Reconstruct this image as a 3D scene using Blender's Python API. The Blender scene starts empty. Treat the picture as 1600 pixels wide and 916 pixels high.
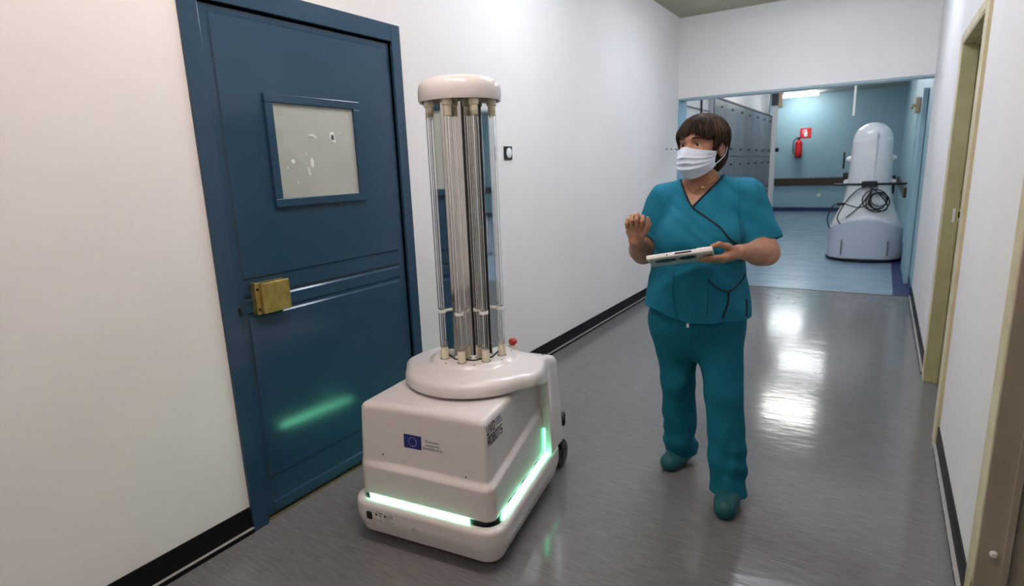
import bpy, bmesh, math, random
import numpy as np
from mathutils import Vector, Matrix
from mathutils.bvhtree import BVHTree
R = math.radians
C = bpy.context.scene.collection
scene = bpy.context.scene

# ------------------------------------------------------------ camera
def cam_matrix(yaw, pitch, roll):
    m = Matrix.Rotation(yaw, 3, 'Z') @ Matrix.Rotation(pitch, 3, 'X') @ Matrix.Rotation(roll, 3, 'Y')
    return m @ Matrix.Rotation(R(90), 3, 'X')
cam = bpy.data.cameras.new('camera')
cam.sensor_width = 36
cam.lens = 898.61 / 1600 * 36
cam.clip_start = 0.05
cam.clip_end = 60
cam.dof.use_dof = True
cam.dof.focus_distance = 2.35
cam.dof.aperture_fstop = 3.2
cob = bpy.data.objects.new('camera', cam)
C.objects.link(cob)
cob.matrix_world = Matrix.Translation((2.0675, 0, 1.41)) @ cam_matrix(0.5719, -0.211, 0.0378).to_4x4()
scene.camera = cob

# ------------------------------------------------------------ world, view
w = bpy.data.worlds.new('world'); scene.world = w; w.use_nodes = True
w.node_tree.nodes['Background'].inputs[0].default_value = (.8, .85, 1, 1)
w.node_tree.nodes['Background'].inputs[1].default_value = 0.1
vs = scene.view_settings
vs.view_transform = 'Standard'; vs.look = 'None'; vs.gamma = 1; vs.use_curve_mapping = False
vs.exposure = 1.55

# ------------------------------------------------------------ materials
def pr(name, col, rough=.5, metal=0, spec=.5, coat=0, emis=None, estr=0, trans=0, ior=1.45, sss=0):
    m = bpy.data.materials.new(name); m.use_nodes = True
    b = m.node_tree.nodes['Principled BSDF']
    b.inputs['Base Color'].default_value = (*col, 1)
    b.inputs['Roughness'].default_value = rough
    b.inputs['Metallic'].default_value = metal
    b.inputs['Specular IOR Level'].default_value = spec
    b.inputs['Coat Weight'].default_value = coat
    b.inputs['Transmission Weight'].default_value = trans
    b.inputs['IOR'].default_value = ior
    if sss:
        b.inputs['Subsurface Weight'].default_value = sss
        b.inputs['Subsurface Radius'].default_value = (.012, .004, .002)
        b.inputs['Subsurface Scale'].default_value = .5
    if emis:
        b.inputs['Emission Color'].default_value = (*emis, 1)
        b.inputs['Emission Strength'].default_value = estr
    return m
def nz(m, scale=(1, 1, 1), noise=5, detail=6, c0=None, c1=None, lo=.35, hi=.65, bump=0, bdist=.002, rough=None, coord='Object', distort=0, second=None):
    """noise-driven colour, relief and gloss"""
    t = m.node_tree; N = t.nodes; L = t.links; b = N['Principled BSDF']
    tc = N.new('ShaderNodeTexCoord'); mp = N.new('ShaderNodeMapping'); mp.inputs['Scale'].default_value = scale
    L.new(tc.outputs[coord], mp.inputs[0])
    n = N.new('ShaderNodeTexNoise'); n.inputs['Scale'].default_value = noise; n.inputs['Detail'].default_value = detail
    n.inputs['Distortion'].default_value = distort
    L.new(mp.outputs[0], n.inputs['Vector'])
    if c0:
        r = N.new('ShaderNodeValToRGB'); r.color_ramp.elements[0].position = lo; r.color_ramp.elements[1].position = hi
        r.color_ramp.elements[0].color = (*c0, 1); r.color_ramp.elements[1].color = (*c1, 1)
        L.new(n.outputs['Fac'], r.inputs[0])
        out = r.outputs[0]
        if second:
            sc2, n2, lo2, hi2, col2 = second
            mp2 = N.new('ShaderNodeMapping'); mp2.inputs['Scale'].default_value = sc2; L.new(tc.outputs[coord], mp2.inputs[0])
            q = N.new('ShaderNodeTexNoise'); q.inputs['Scale'].default_value = n2; q.inputs['Detail'].default_value = 8; L.new(mp2.outputs[0], q.inputs['Vector'])
            rr = N.new('ShaderNodeMapRange'); rr.inputs[1].default_value = lo2; rr.inputs[2].default_value = hi2; L.new(q.outputs['Fac'], rr.inputs[0])
            mx = N.new('ShaderNodeMix'); mx.data_type = 'RGBA'; L.new(rr.outputs[0], mx.inputs[0]); L.new(out, mx.inputs[6]); mx.inputs[7].default_value = (*col2, 1)
            out = mx.outputs[2]
        L.new(out, b.inputs['Base Color'])
    if bump:
        bp = N.new('ShaderNodeBump'); bp.inputs['Strength'].default_value = bump; bp.inputs['Distance'].default_value = bdist
        L.new(n.outputs['Fac'], bp.inputs['Height']); L.new(bp.outputs[0], b.inputs['Normal'])
    if rough:
        mr = N.new('ShaderNodeMapRange'); mr.inputs[1].default_value = .3; mr.inputs[2].default_value = .7
        mr.inputs[3].default_value = rough[0]; mr.inputs[4].default_value = rough[1]
        L.new(n.outputs['Fac'], mr.inputs[0]); L.new(mr.outputs[0], b.inputs['Roughness'])
    return m
M = {}
M['wall'] = nz(pr('wall_paint', (.78, .755, .74), .65, spec=.3), noise=1.3, detail=4, c0=(.765, .74, .725), c1=(.80, .775, .76), bump=.12, bdist=.004)
M['ceil'] = nz(pr('ceiling_paint', (.40, .40, .30), .8), noise=3, c0=(.40, .40, .29), c1=(.45, .445, .33))
M['ceil_far'] = nz(pr('far_ceiling', (.5, .51, .47), .7), noise=3, c0=(.48, .49, .45), c1=(.54, .54, .5))
M['floor'] = nz(pr('vinyl_floor', (.25, .24, .235), .25, spec=.5), scale=(3.4, 36, 1), noise=3.0, detail=9, c0=(.125, .122, .121), c1=(.20, .196, .195), lo=.22, hi=.78,
                bump=.012, bdist=.001, rough=(.10, .18), second=((3, 40, 1), 5, .5, .8, (.13, .128, .128)))
M['floor_far'] = nz(pr('blue_floor', (.2, .33, .45), .22), scale=(1, 3, 1), noise=2, c0=(.25, .36, .45), c1=(.30, .41, .50), bump=.06, bdist=.002, rough=(.16, .24))
M['blue_wall'] = nz(pr('blue_wall_paint', (.30, .48, .54), .4), noise=1, c0=(.29, .46, .52), c1=(.33, .5, .56))
M['door'] = nz(pr('blue_door_paint', (.03, .105, .19), .3, coat=.0), noise=2.2, detail=8, c0=(.018, .054, .098), c1=(.021, .060, .108), bump=.05, bdist=.001, rough=(.14, .22))
M['black_skirt'] = pr('black_vinyl', (.004, .004, .006), .5, spec=.25)
M['edge'] = pr('skirt_edge_line', (.35, .34, .32), .5)
M['dark'] = pr('dark_gap', (.01, .01, .01), .8)
M['pane'] = nz(pr('painted_pane', (.40, .42, .38), .3), noise=2.5, c0=(.38, .405, .37), c1=(.43, .445, .40), rough=(.2, .4))
M['peel'] = nz(pr('peeled_paint', (.75, .75, .72), .7), noise=40, c0=(.55, .55, .52), c1=(.85, .85, .83))
M['brass'] = nz(pr('brass_lock', (.42, .32, .09), .42, metal=.75), noise=30, c0=(.36, .27, .07), c1=(.50, .39, .13), rough=(.35, .5))
M['cream'] = nz(pr('cream_frame_paint', (.62, .54, .33), .4), noise=9, detail=9, c0=(.55, .47, .28), c1=(.66, .58, .38), second=((4, 4, 1), 5, .68, .70, (.16, .09, .03)))
M['olive'] = nz(pr('olive_frame_paint', (.42, .38, .21), .45), noise=6, detail=9, c0=(.38, .345, .19), c1=(.45, .41, .24), second=((3, 3, 1.5), 6, .70, .72, (.10, .06, .02)))
M['tan'] = nz(pr('tan_jamb_paint', (.36, .31, .24), .5), noise=5, detail=8, c0=(.33, .285, .22), c1=(.40, .345, .27), second=((3, 3, 1), 7, .69, .71, (.10, .05, .02)))
M['white_metal'] = pr('white_metal', (.75, .75, .75), .35)
M['plastic'] = nz(pr('white_plastic', (.64, .60, .585), .28, coat=.25), noise=80, detail=2, bump=.02, bdist=.0005)
M['black_plastic'] = pr('black_plastic', (.008, .008, .009), .35)
M['rubber'] = pr('grey_rubber', (.055, .057, .065), .55)
M['socket'] = pr('cream_ceramic', (.74, .68, .52), .4)
M['clip'] = pr('white_clip', (.8, .8, .78), .4)
M['glass'] = pr('quartz_glass', (1, 1, 1), 0.0, trans=1, ior=1.46)
M['mirror'] = nz(pr('polished_reflector', (.86, .86, .85), .05, metal=1), scale=(6, 6, .9), noise=2, detail=2, bump=.25, bdist=.004)
M['glow'] = pr('green_led_strip', (.4, .8, .55), .5, emis=(.24, 1.0, .56), estr=6.5)
M['led_small'] = pr('green_led_side', (.4, .8, .55), .5, emis=(.08, 1.0, .40), estr=3)
M['red'] = pr('red_plastic', (.45, .02, .015), .35)
M['flag'] = pr('flag_blue', (.012, .02, .16), .4)
M['star'] = pr('flag_star', (.85, .82, .62), .4)
M['ink'] = pr('black_ink', (.012, .012, .014), .5)
M['ink_blue'] = pr('blue_ink', (.03, .05, .18), .5)
M['skin'] = nz(pr('skin', (.50, .26, .165), .48, sss=.12), noise=35, c0=(.36, .175, .108), c1=(.44, .225, .145), bump=.12, bdist=.001)
M['scrub'] = nz(pr('teal_cotton', (.02, .27, .37), .85, spec=.2), noise=14, detail=8, c0=(.010, .150, .245), c1=(.014, .175, .280), bump=.6, bdist=.006)
M['scrub_dark'] = nz(pr('teal_trousers', (.012, .19, .26), .85, spec=.2), noise=12, detail=8, c0=(.004, .100, .160), c1=(.006, .118, .186), bump=.6, bdist=.006)
M['clog'] = pr('teal_rubber', (.004, .075, .095), .5)
M['trim'] = pr('black_trim', (.008, .008, .012), .7)
M['hair'] = nz(pr('brown_hair', (.045, .022, .012), .55, spec=.3), scale=(30, 30, 3), noise=4, detail=6, c0=(.010, .006, .004), c1=(.042, .020, .010), bump=.5, bdist=.004)
M['brow'] = pr('eyebrow', (.04, .02, .012), .7)
M['mask'] = nz(pr('surgical_mask', (.74, .80, .90), .8, spec=.2), noise=60, c0=(.64, .74, .92), c1=(.70, .80, .95), bump=.1, bdist=.001)
M['sclera'] = pr('eye_white', (.6, .55, .52), .2)
M['iris'] = pr('eye_iris', (.03, .015, .008), .1)
M['gold'] = pr('gold', (.9, .6, .2), .25, metal=1)
M['tablet'] = pr('white_case', (.82, .81, .80), .35)
M['tablet_grey'] = pr('grey_case_back', (.42, .43, .43), .45)
M['screen'] = pr('screen_glass', (.02, .02, .025), .08)
M['locker'] = nz(pr('locker_steel', (.2, .23, .27), .4), scale=(1, 1, .4), noise=2, c0=(.10, .12, .15), c1=(.14, .155, .18), rough=(.28, .4))
M['pale_wall'] = pr('pale_partition', (.70, .68, .70), .5)
M['pale_blue'] = pr('pale_blue_paint', (.25, .50, .62), .4)
M['navy'] = pr('navy_skirting', (.02, .035, .12), .35)
M['rail'] = pr('brown_rail', (.06, .035, .025), .4)
M['ext_red'] = pr('extinguisher_red', (.62, .015, .02), .3)
M['sign_red'] = pr('sign_red', (.72, .03, .03), .5)
M['sign_white'] = pr('sign_white', (.85, .85, .85), .5)
M['lamp_w'] = pr('cool_tube', (1, 1, 1), .5, emis=(.93, .97, 1), estr=12)
M['lamp_near'] = pr('warm_tube', (1, 1, 1), .5, emis=(1, .86, .805), estr=9.5)
M['lamp_mid'] = pr('neutral_tube', (1, 1, 1), .5, emis=(.80, .87, 1), estr=8.8)
M['hair_light'] = nz(pr('light_brown_hair', (.10, .05, .022), .5, spec=.3), noise=20, c0=(.05, .025, .012), c1=(.15, .078, .035))
M['lamp_far'] = pr('far_tube', (1, 1, 1), .5, emis=(1, .97, .92), estr=12)
M['machine'] = pr('machine_shell', (.84, .82, .81), .3, coat=.3)
M['machine_low'] = pr('machine_lower_panel', (.58, .61, .67), .35, coat=.2)
M['cable'] = pr('black_cable', (.012, .012, .012), .5)
M['closer'] = pr('tan_closer', (.55, .42, .28), .4)
M['peach'] = pr('brass_line', (.14, .11, .06), .6)

t = M['floor'].node_tree; b = t.nodes['Principled BSDF']
q = t.nodes.new('ShaderNodeTexNoise'); q.inputs['Scale'].default_value = 7; q.inputs['Detail'].default_value = 2
tc = t.nodes.new('ShaderNodeTexCoord'); mp_ = t.nodes.new('ShaderNodeMapping'); mp_.inputs['Scale'].default_value = (.6, 1.6, 1)
t.links.new(tc.outputs['Object'], mp_.inputs[0]); t.links.new(mp_.outputs[0], q.inputs['Vector'])
bq = t.nodes.new('ShaderNodeBump'); bq.inputs['Strength'].default_value = .22; bq.inputs['Distance'].default_value = .006
t.links.new(q.outputs['Fac'], bq.inputs['Height'])
old = b.inputs['Normal'].links[0].from_node; t.links.new(bq.outputs[0], old.inputs['Normal'])
# ------------------------------------------------------------ helpers
def link(name, me, mat=None, parent=None, loc=None, rot=None):
    o = bpy.data.objects.new(name, me); C.objects.link(o)
    if mat is not None and me is not None:
        for k in (mat if isinstance(mat, (list, tuple)) else [mat]): me.materials.append(M[k])
    if parent: o.parent = parent
    if loc is not None: o.location = loc
    if rot is not None: o.rotation_euler = rot
    return o
def tag(o, label=None, cat=None, group=None, kind=None):
    if label: o['label'] = label
    if cat: o['category'] = cat
    if group: o['group'] = group
    if kind: o['kind'] = kind
    return o
def empty(name, loc=(0, 0, 0), rz=0):
    o = bpy.data.objects.new(name, None); C.objects.link(o); o.location = loc; o.rotation_euler = (0, 0, rz)
    o.empty_display_size = .05
    return o
def smooth(me, ang=None):
    for p in me.polygons: p.use_smooth = True
    if ang: me.set_sharp_from_angle(angle=R(ang))
def bmo(bm, sm=None):
    me = bpy.data.meshes.new('m'); bmesh.ops.recalc_face_normals(bm, faces=bm.faces[:]); bm.to_mesh(me); bm.free()
    if sm: smooth(me, sm)
    return me
def add_box(bm, x0, x1, y0, y1, z0, z1, bev=0, seg=2, mtx=None):
    t = bmesh.new(); bmesh.ops.create_cube(t, size=1)
    for v in t.verts:
        v.co = Vector(((x0 + x1) / 2 + v.co.x * (x1 - x0), (y0 + y1) / 2 + v.co.y * (y1 - y0), (z0 + z1) / 2 + v.co.z * (z1 - z0)))
    if bev: bmesh.ops.bevel(t, geom=t.edges[:], offset=bev, segments=seg, profile=.5, affect='EDGES')
    if mtx: bmesh.ops.transform(t, matrix=mtx, verts=t.verts)
    me = bpy.data.meshes.new('t'); t.to_mesh(me); t.free(); bm.from_mesh(me); bpy.data.meshes.remove(me)
def boxes(*bs, bev=0, seg=2):
    bm = bmesh.new()
    for b in bs: add_box(bm, *b, bev=bev, seg=seg)
    return bmo(bm, 15 if bev else None)
def add_lathe(bm, prof, n=32, mtx=None, cap=True):
    rings = []
    for r, z in prof:
        ring = []
        for i in range(n):
            a = 2 * math.pi * i / n; v = Vector((r * math.cos(a), r * math.sin(a), z))
            if mtx: v = mtx @ v
            ring.append(bm.verts.new(v))
        rings.append(ring)
    for a, b in zip(rings, rings[1:]):
        for i in range(n):
            j = (i + 1) % n; bm.faces.new((a[i], a[j], b[j], b[i]))
    if cap:
        bm.faces.new(rings[0][::-1]); bm.faces.new(rings[-1])
def lathe(prof, n=32, mtx=None, cap=True, ang=35):
    bm = bmesh.new(); add_lathe(bm, prof, n, mtx, cap); return bmo(bm, ang)
def catmull(pts, n=6):
    P = [Vector(p) for p in pts]; out = []
    for i in range(len(P) - 1):
        p0 = P[max(i - 1, 0)]; p1 = P[i]; p2 = P[i + 1]; p3 = P[min(i + 2, len(P) - 1)]
        for k in range(n):
            t = k / n
            out.append(.5 * ((2 * p1) + (p2 - p0) * t + (2 * p0 - 5 * p1 + 4 * p2 - p3) * t * t + (3 * p1 - p0 - 3 * p2 + p3) * t ** 3))
    out.append(P[-1]); return out
def add_tube(bm, pts, r, n=8, flat=None, closed=False):
    pts = [Vector(p) for p in pts]; rings = []; prev = None
    for i, p in enumerate(pts):
        t = (pts[min(i + 1, len(pts) - 1)] - pts[max(i - 1, 0)]).normalized()
        if prev is None:
            a = t.cross(Vector((0, 0, 1)))
            if a.length < .1: a = t.cross(Vector((0, 1, 0)))
        else: a = prev - t * prev.dot(t)
        a.normalize(); b = t.cross(a); prev = a
        rr = r[i] if isinstance(r, (list, tuple)) else r
        rings.append([bm.verts.new(p + a * rr * math.cos(2 * math.pi * k / n) + b * rr * math.sin(2 * math.pi * k / n)) for k in range(n)])
    for A, B in zip(rings, rings[1:]):
        for k in range(n):
            j = (k + 1) % n; bm.faces.new((A[k], A[j], B[j], B[k]))
    bm.faces.new(rings[0][::-1]); bm.faces.new(rings[-1])
def tube(pts, r, n=8, sub=6):
    bm = bmesh.new(); add_tube(bm, catmull(pts, sub) if sub else pts, r, n); return bmo(bm, 40)

# ---- signed distance modelling: a field is meshed with surface nets
def rc(P, a, b, r1, r2):
    a = np.array(a, np.float32); ab = np.array(b, np.float32) - a
    t = np.clip(((P - a) @ ab) / (ab @ ab + 1e-9), 0, 1)
    return np.linalg.norm(P - a - t[:, None] * ab, axis=1) - (r1 + (r2 - r1) * t)
def ell(P, c, r, rz=0):
    q = P - np.array(c, np.float32)
    if rz:
        cs, sn = math.cos(rz), math.sin(rz)
        q = np.stack([q[:, 0] * cs + q[:, 1] * sn, -q[:, 0] * sn + q[:, 1] * cs, q[:, 2]], 1)
    r = np.array(r, np.float32)
    k0 = np.linalg.norm(q / r, axis=1); k1 = np.linalg.norm(q / (r * r), axis=1) + 1e-9
    return k0 * (k0 - 1) / k1
def smin(a, b, k):
    h = np.clip(k - np.abs(a - b), 0, None) / k
    return np.minimum(a, b) - h * h * k * .25
def smax(a, b, k): return -smin(-a, -b, k)
def sstep(x, a, b):
    t = np.clip((x - a) / (b - a), 0, 1); return t * t * (3 - 2 * t)
def rrect(x, y, hx, hy, r):
    qx = np.abs(x) - (hx - r); qy = np.abs(y) - (hy - r)
    return np.hypot(np.maximum(qx, 0), np.maximum(qy, 0)) + np.minimum(np.maximum(qx, qy), 0) - r
def sdf_mesh(fn, lo, hi, h, project=0, nrm=False):
    lo = np.array(lo, float); n = np.ceil((np.array(hi) - lo) / h).astype(int) + 1
    B = 16; nb = np.ceil(n / B).astype(int); n = nb * B + 1
    V = np.full(n, 1.0, np.float32)
    bi = np.stack(np.meshgrid(*[np.arange(k) for k in nb], indexing='ij'), -1).reshape(-1, 3)
    cen = (lo + (bi * B + B / 2) * h).astype(np.float32)
    dc = fn(cen)
    keep = np.abs(dc) < B * h * .87 * 1.35 + .012
    loc = np.stack(np.meshgrid(*[np.arange(B + 1)] * 3, indexing='ij'), -1).reshape(-1, 3)
    for b, d in zip(bi[~keep], dc[~keep]):
        if d < 0: s = b * B; V[s[0]:s[0] + B + 1, s[1]:s[1] + B + 1, s[2]:s[2] + B + 1] = -1
    kb = bi[keep]
    for i in range(0, len(kb), 40):
        ch = kb[i:i + 40]
        idx = (ch[:, None, :] * B + loc[None]).reshape(-1, 3)
        V[idx[:, 0], idx[:, 1], idx[:, 2]] = fn((lo + idx * h).astype(np.float32))
    S = V < 0
    c = np.zeros(np.array(S.shape) - 1, np.int8)
    for dx in (0, 1):
        for dy in (0, 1):
            for dz in (0, 1):
                c += S[dx:S.shape[0] - 1 + dx, dy:S.shape[1] - 1 + dy, dz:S.shape[2] - 1 + dz]
    act = (c > 0) & (c < 8); cells = np.argwhere(act)
    vid = np.full(act.shape, -1, np.int32); vid[tuple(cells.T)] = np.arange(len(cells))
    acc = np.zeros((len(cells), 3)); cnt = np.zeros(len(cells))
    for ax in range(3):
        o1, o2 = [a for a in range(3) if a != ax]
        for u in (0, 1):
            for v in (0, 1):
                p = cells.copy(); p[:, o1] += u; p[:, o2] += v; q = p.copy(); q[:, ax] += 1
                a = V[tuple(p.T)]; b = V[tuple(q.T)]; m = (a < 0) != (b < 0)
                t = a[m] / (a[m] - b[m]); pos = p[m].astype(float); pos[:, ax] += t
                acc[m] += pos; cnt[m] += 1
    pts = lo + acc / cnt[:, None] * h
    quads = []
    for ax in range(3):
        o1, o2 = (ax + 1) % 3, (ax + 2) % 3
        sl0 = [slice(None)] * 3; sl1 = [slice(None)] * 3; sl0[ax] = slice(0, -1); sl1[ax] = slice(1, None)
        e = np.argwhere(S[tuple(sl0)] != S[tuple(sl1)])
        e = e[(e[:, o1] > 0) & (e[:, o2] > 0) & (e[:, o1] < act.shape[o1]) & (e[:, o2] < act.shape[o2])]
        sgn = S[tuple(e.T)]
        def cid(d1, d2):
            k = e.copy(); k[:, o1] += d1; k[:, o2] += d2; return vid[tuple(k.T)]
        q = np.stack([cid(-1, -1), cid(0, -1), cid(0, 0), cid(-1, 0)], 1)
        q[~sgn] = q[~sgn][:, ::-1]; quads.append(q)
    quads = np.concatenate(quads); quads = quads[(quads >= 0).all(1)]
    def grad(p):
        g = np.zeros_like(p); e = h * .3
        for k in range(3):
            d = np.zeros(3); d[k] = e
            g[:, k] = (fn((p + d).astype(np.float32)) - fn((p - d).astype(np.float32))) / (2 * e)
        return g
    for _ in range(project):
        g = grad(pts); d = fn(pts.astype(np.float32)); gl = (g * g).sum(1) + .05
        st = d / gl; st = np.clip(st, -h * .5, h * .5); pts -= st[:, None] * g
    me = bpy.data.meshes.new('m')
    me.vertices.add(len(pts)); me.vertices.foreach_set('co', pts.ravel().astype(np.float32))
    me.loops.add(len(quads) * 4); me.loops.foreach_set('vertex_index', quads.ravel().astype(np.int32))
    me.polygons.add(len(quads)); me.polygons.foreach_set('loop_start', np.arange(0, len(quads) * 4, 4, dtype=np.int32))
    me.polygons.foreach_set('loop_total', np.full(len(quads), 4, np.int32))
    me.update(calc_edges=True); me.validate()
    smooth(me)
    if nrm and len(me.vertices) == len(pts):
        g = grad(pts); g /= np.linalg.norm(g, axis=1)[:, None] + 1e-9
        me.normals_split_custom_set_from_vertices([tuple(x) for x in g])
    return me
def bvh(me): return BVHTree.FromPolygons([v.co for v in me.vertices], [p.vertices for p in me.polygons])
def text_mesh(s, size=1, shear=0, align='LEFT', sp=1.0):
    cu = bpy.data.curves.new('t', 'FONT'); cu.body = s; cu.size = size; cu.align_x = align; cu.space_character = sp; cu.shear = shear
    cu.resolution_u = 3; cu.offset = 0
    o = bpy.data.objects.new('t', cu); C.objects.link(o)
    bpy.context.view_layer.update()
    me = bpy.data.meshes.new_from_object(o.evaluated_get(bpy.context.evaluated_depsgraph_get()))
    bpy.data.objects.remove(o); bpy.data.curves.remove(cu); return me
def decal(me, org, sd, td, ray, tree, off=.0009, back=.3, sub=0):
    """lay a flat mesh (s,t) onto a shell"""
    if sub:
        bm = bmesh.new(); bm.from_mesh(me); bmesh.ops.subdivide_edges(bm, edges=bm.edges[:], cuts=sub, use_grid_fill=True); bm.to_mesh(me); bm.free()
    org, sd, td, ray = map(Vector, (org, sd, td, ray)); ray.normalize()
    for v in me.vertices:
        p = org + sd * v.co.x + td * v.co.y
        hit, n, i, d = tree.ray_cast(p - ray * back, ray)
        v.co = (hit if hit else p) - ray * off
    return me
def quad_me(w_, h_):
    me = bpy.data.meshes.new('q'); me.from_pydata([(0, 0, 0), (w_, 0, 0), (w_, h_, 0), (0, h_, 0)], [], [(0, 1, 2, 3)]); return me
def poly_me(pts):
    me = bpy.data.meshes.new('q'); me.from_pydata([(x, y, 0) for x, y in pts], [], [list(range(len(pts)))]); return me
def join_me(ms):
    bm = bmesh.new()
    for m in ms: bm.from_mesh(m)
    me = bpy.data.meshes.new('j'); bm.to_mesh(me); bm.free(); return me
def xf(me, m): me.transform(m); return me

# ================================================================= SETTING
W, L, H = 2.3965, 6.908, 3.0
FAR, HF = 17.7, 3.06
XL = -.25
LZ = 2.132
tag(link('floor', boxes((-.1, W + .3, -3, L + .04, -.1, 0)), 'floor'), 'grey streaked vinyl corridor floor', 'floor', kind='structure')
tag(link('floor_far', boxes((XL - 2.5, W + .1, L + .04, FAR + .1, -.1, 0)), 'floor_far'), 'glossy blue vinyl floor of the room beyond the corridor', 'floor', kind='structure')
tag(link('ceiling', boxes((-.1, W + .1, -3, L + .2, H, H + .1)), 'ceil'), 'olive ceiling above the corridor', 'ceiling', kind='structure')
tag(link('ceiling_far', boxes((XL - 2.5, W + .1, L + .34, FAR + .1, HF, HF + .1)), 'ceil_far'), 'ceiling of the blue room beyond the corridor', 'ceiling', kind='structure')
# left wall with the door opening
DY0, DY1, DZ = 1.25, 2.205, 2.035
tag(link('wall_left', boxes((-.12, 0, -3, DY0, 0, H), (-.12, 0, DY1, L, 0, H), (-.12, 0, DY0, DY1, DZ, H)), 'wall'), 'white painted corridor wall with the blue door', 'wall', kind='structure')
tag(link('wall_end', boxes((-.12, W + .12, L, L + .32, LZ, H + .1)), 'wall'), 'white lintel wall over the opening at the corridor end', 'wall', kind='structure')
j = tag(link('trim_1', boxes((-.12, .004, L + .002, L + .33, 0, LZ - .002)), 'pale_blue'), 'pale blue reveal left of the end opening', 'trim', kind='structure')
tag(link('trim_2', boxes((0, W, L + .0, L + .02, LZ - .014, LZ + .004)), 'blue_wall'), 'thin blue edge strip under the lintel', 'trim', kind='structure')
A0, A1, AZ = 3.40, 4.30, 2.02         # opening of right doorway (far)
B0, B1, BZ = .95, 1.95, 2.02          # opening of right doorway (near)
tag(link('wall_right', boxes((W, W + .3, -3, B0, 0, H), (W, W + .3, B1, A0, 0, H), (W, W + .3, A1, L, 0, H), (W, W + .3, A0, A1, AZ, H), (W, W + .3, B0, B1, BZ, H)), 'wall'),
    'white painted corridor wall with two cream door frames', 'wall', kind='structure')
tag(link('wall_back', boxes((-.1, W + .1, -3.1, -3, 0, H)), 'wall'), 'white wall closing the corridor behind', 'wall', kind='structure')
tag(link('wall_far', boxes((XL - 2.5, W + .1, FAR, FAR + .1, 0, HF)), 'blue_wall'), 'light blue end wall of the far room', 'wall', kind='structure')
tag(link('wall_far_right', boxes((W, W + .1, L + .02, FAR, 0, HF)), 'blue_wall'), 'blue right wall of the far room', 'wall', kind='structure')
tag(link('wall_far_left', boxes((XL - .1, XL - .05, L + .32, 15.1, 0, HF), (XL - 2.5, XL - 2.4, 15.1, FAR, 0, HF), (XL - 2.5, XL - .05, 15.0, 15.1, 0, HF)), 'pale_wall'),
    'pale partition wall left of the lockers in the far room', 'wall', kind='structure')
# skirtings
def skirt(name, x0, x1, y0, y1, label, face):
    e = tag(link(name, boxes((x0, x1, y0, y1, 0, .112), bev=.003), 'black_skirt'), label, 'baseboard', kind='structure')
    fx = x1 if face > 0 else x0
    link('edge_line', boxes((min(fx, fx + face * .012), max(fx, fx + face * .012), y0, y1, 0, .022), bev=.002), 'black_skirt', e)
    link('seam_line', boxes((min(fx, fx + face * .0135), max(fx, fx + face * .0135), y0, y1, .0205, .0225)), 'edge', e)
    return e
skirt('baseboard_left', 0, .006, -3, 1.18, 'black vinyl baseboard left of the blue door', 1)
skirt('baseboard_left_far', 0, .006, 2.268, L, 'black vinyl baseboard between the blue door and the end opening', 1)
skirt('baseboard_right', W - .006, W, 2.10, 3.30, 'scuffed black baseboard between the two cream door frames', -1)
skirt('baseboard_right_far', W - .006, W, 4.42, L, 'black baseboard beyond the second cream door frame', -1)
random.seed(4)
sb = bmesh.new()
for i in range(14):
    y = 2.25 + i * .075 + random.uniform(-.02, .02); l = random.uniform(.012, .035)
    add_box(sb, W - .0195, W - .0175, y, y + l, .012 + random.uniform(0, .006), .021)
tag(link('scuff', bmo(sb), 'olive', bpy.data.objects['baseboard_right']), 'worn brown scuffs along the baseboard edge', kind='stuff')
tag(link('baseboard_far', boxes((XL - 2.4, W, FAR - .02, FAR, 0, .11)), 'navy'), 'navy baseboard under the far blue wall', 'baseboard', kind='structure')
tag(link('baseboard_far_right', boxes((W - .15, W, L + .05, FAR - .02, 0, .006), (W - .012, W, L + .05, FAR - .02, 0, .10)), 'navy'), 'navy skirting band along the blue right wall', 'baseboard', kind='structure')
tag(link('trim_3', boxes((0, W, L + .03, L + .05, -.001, .003)), 'peach'), 'thin joint strip between grey and blue floor', 'trim', kind='structure')
rl = tag(link('handrail', boxes((XL - 2.3, W - .1, FAR - .05, FAR, .70, .90), bev=.01), 'rail'), 'dark brown wall guard rail across the far blue wall', 'rail')
rl = tag(link('handrail', boxes((W - .045, W, 11.2, FAR - .1, .74, .90), bev=.01), 'rail'), 'dark brown wall guard rail along the right blue wall behind the machine', 'rail')

# ---- blue door (door_1)
d1 = tag(empty('door_1', (0, 0, 0)), 'blue painted metal door with small peeling window and brass lock box', 'door', kind='structure')
fr = bmesh.new()
FO0, FO1, FZ = 1.182, 2.266, 2.115
add_box(fr, -.1, .014, FO0, DY0, 0, FZ, bev=.003); add_box(fr, -.1, .014, DY1, FO1, 0, FZ, bev=.003); add_box(fr, -.1, .014, DY0, DY1, DZ, FZ, bev=.003)
link('door_frame', bmo(fr, 15), 'door', d1)
link('frame_gap', boxes((-.1, -.045, DY0, DY1, 0, DZ)), 'dark', d1)
lf = link('door_leaf', boxes((-.045, -.006, DY0 + .004, DY1 - .006, .018, DZ - .008), bev=.002), 'door', d1)
def panel(y0, y1, z0, z1, name='raised_panel'):
    bm = bmesh.new()
    vs0 = [(-.0058, y0, z0), (-.0058, y1, z0), (-.0058, y1, z1), (-.0058, y0, z1)]; b = .007
    vs1 = [(-.0002, y0 + b, z0 + b), (-.0002, y1 - b, z0 + b), (-.0002, y1 - b, z1 - b), (-.0002, y0 + b, z1 - b)]
    v = [bm.verts.new(p) for p in vs0 + vs1]
    for k in range(4): bm.faces.new((v[k], v[(k + 1) % 4], v[4 + (k + 1) % 4], v[4 + k]))
    bm.faces.new(v[4:]); return link(name, bmo(bm), 'door', d1)
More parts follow.
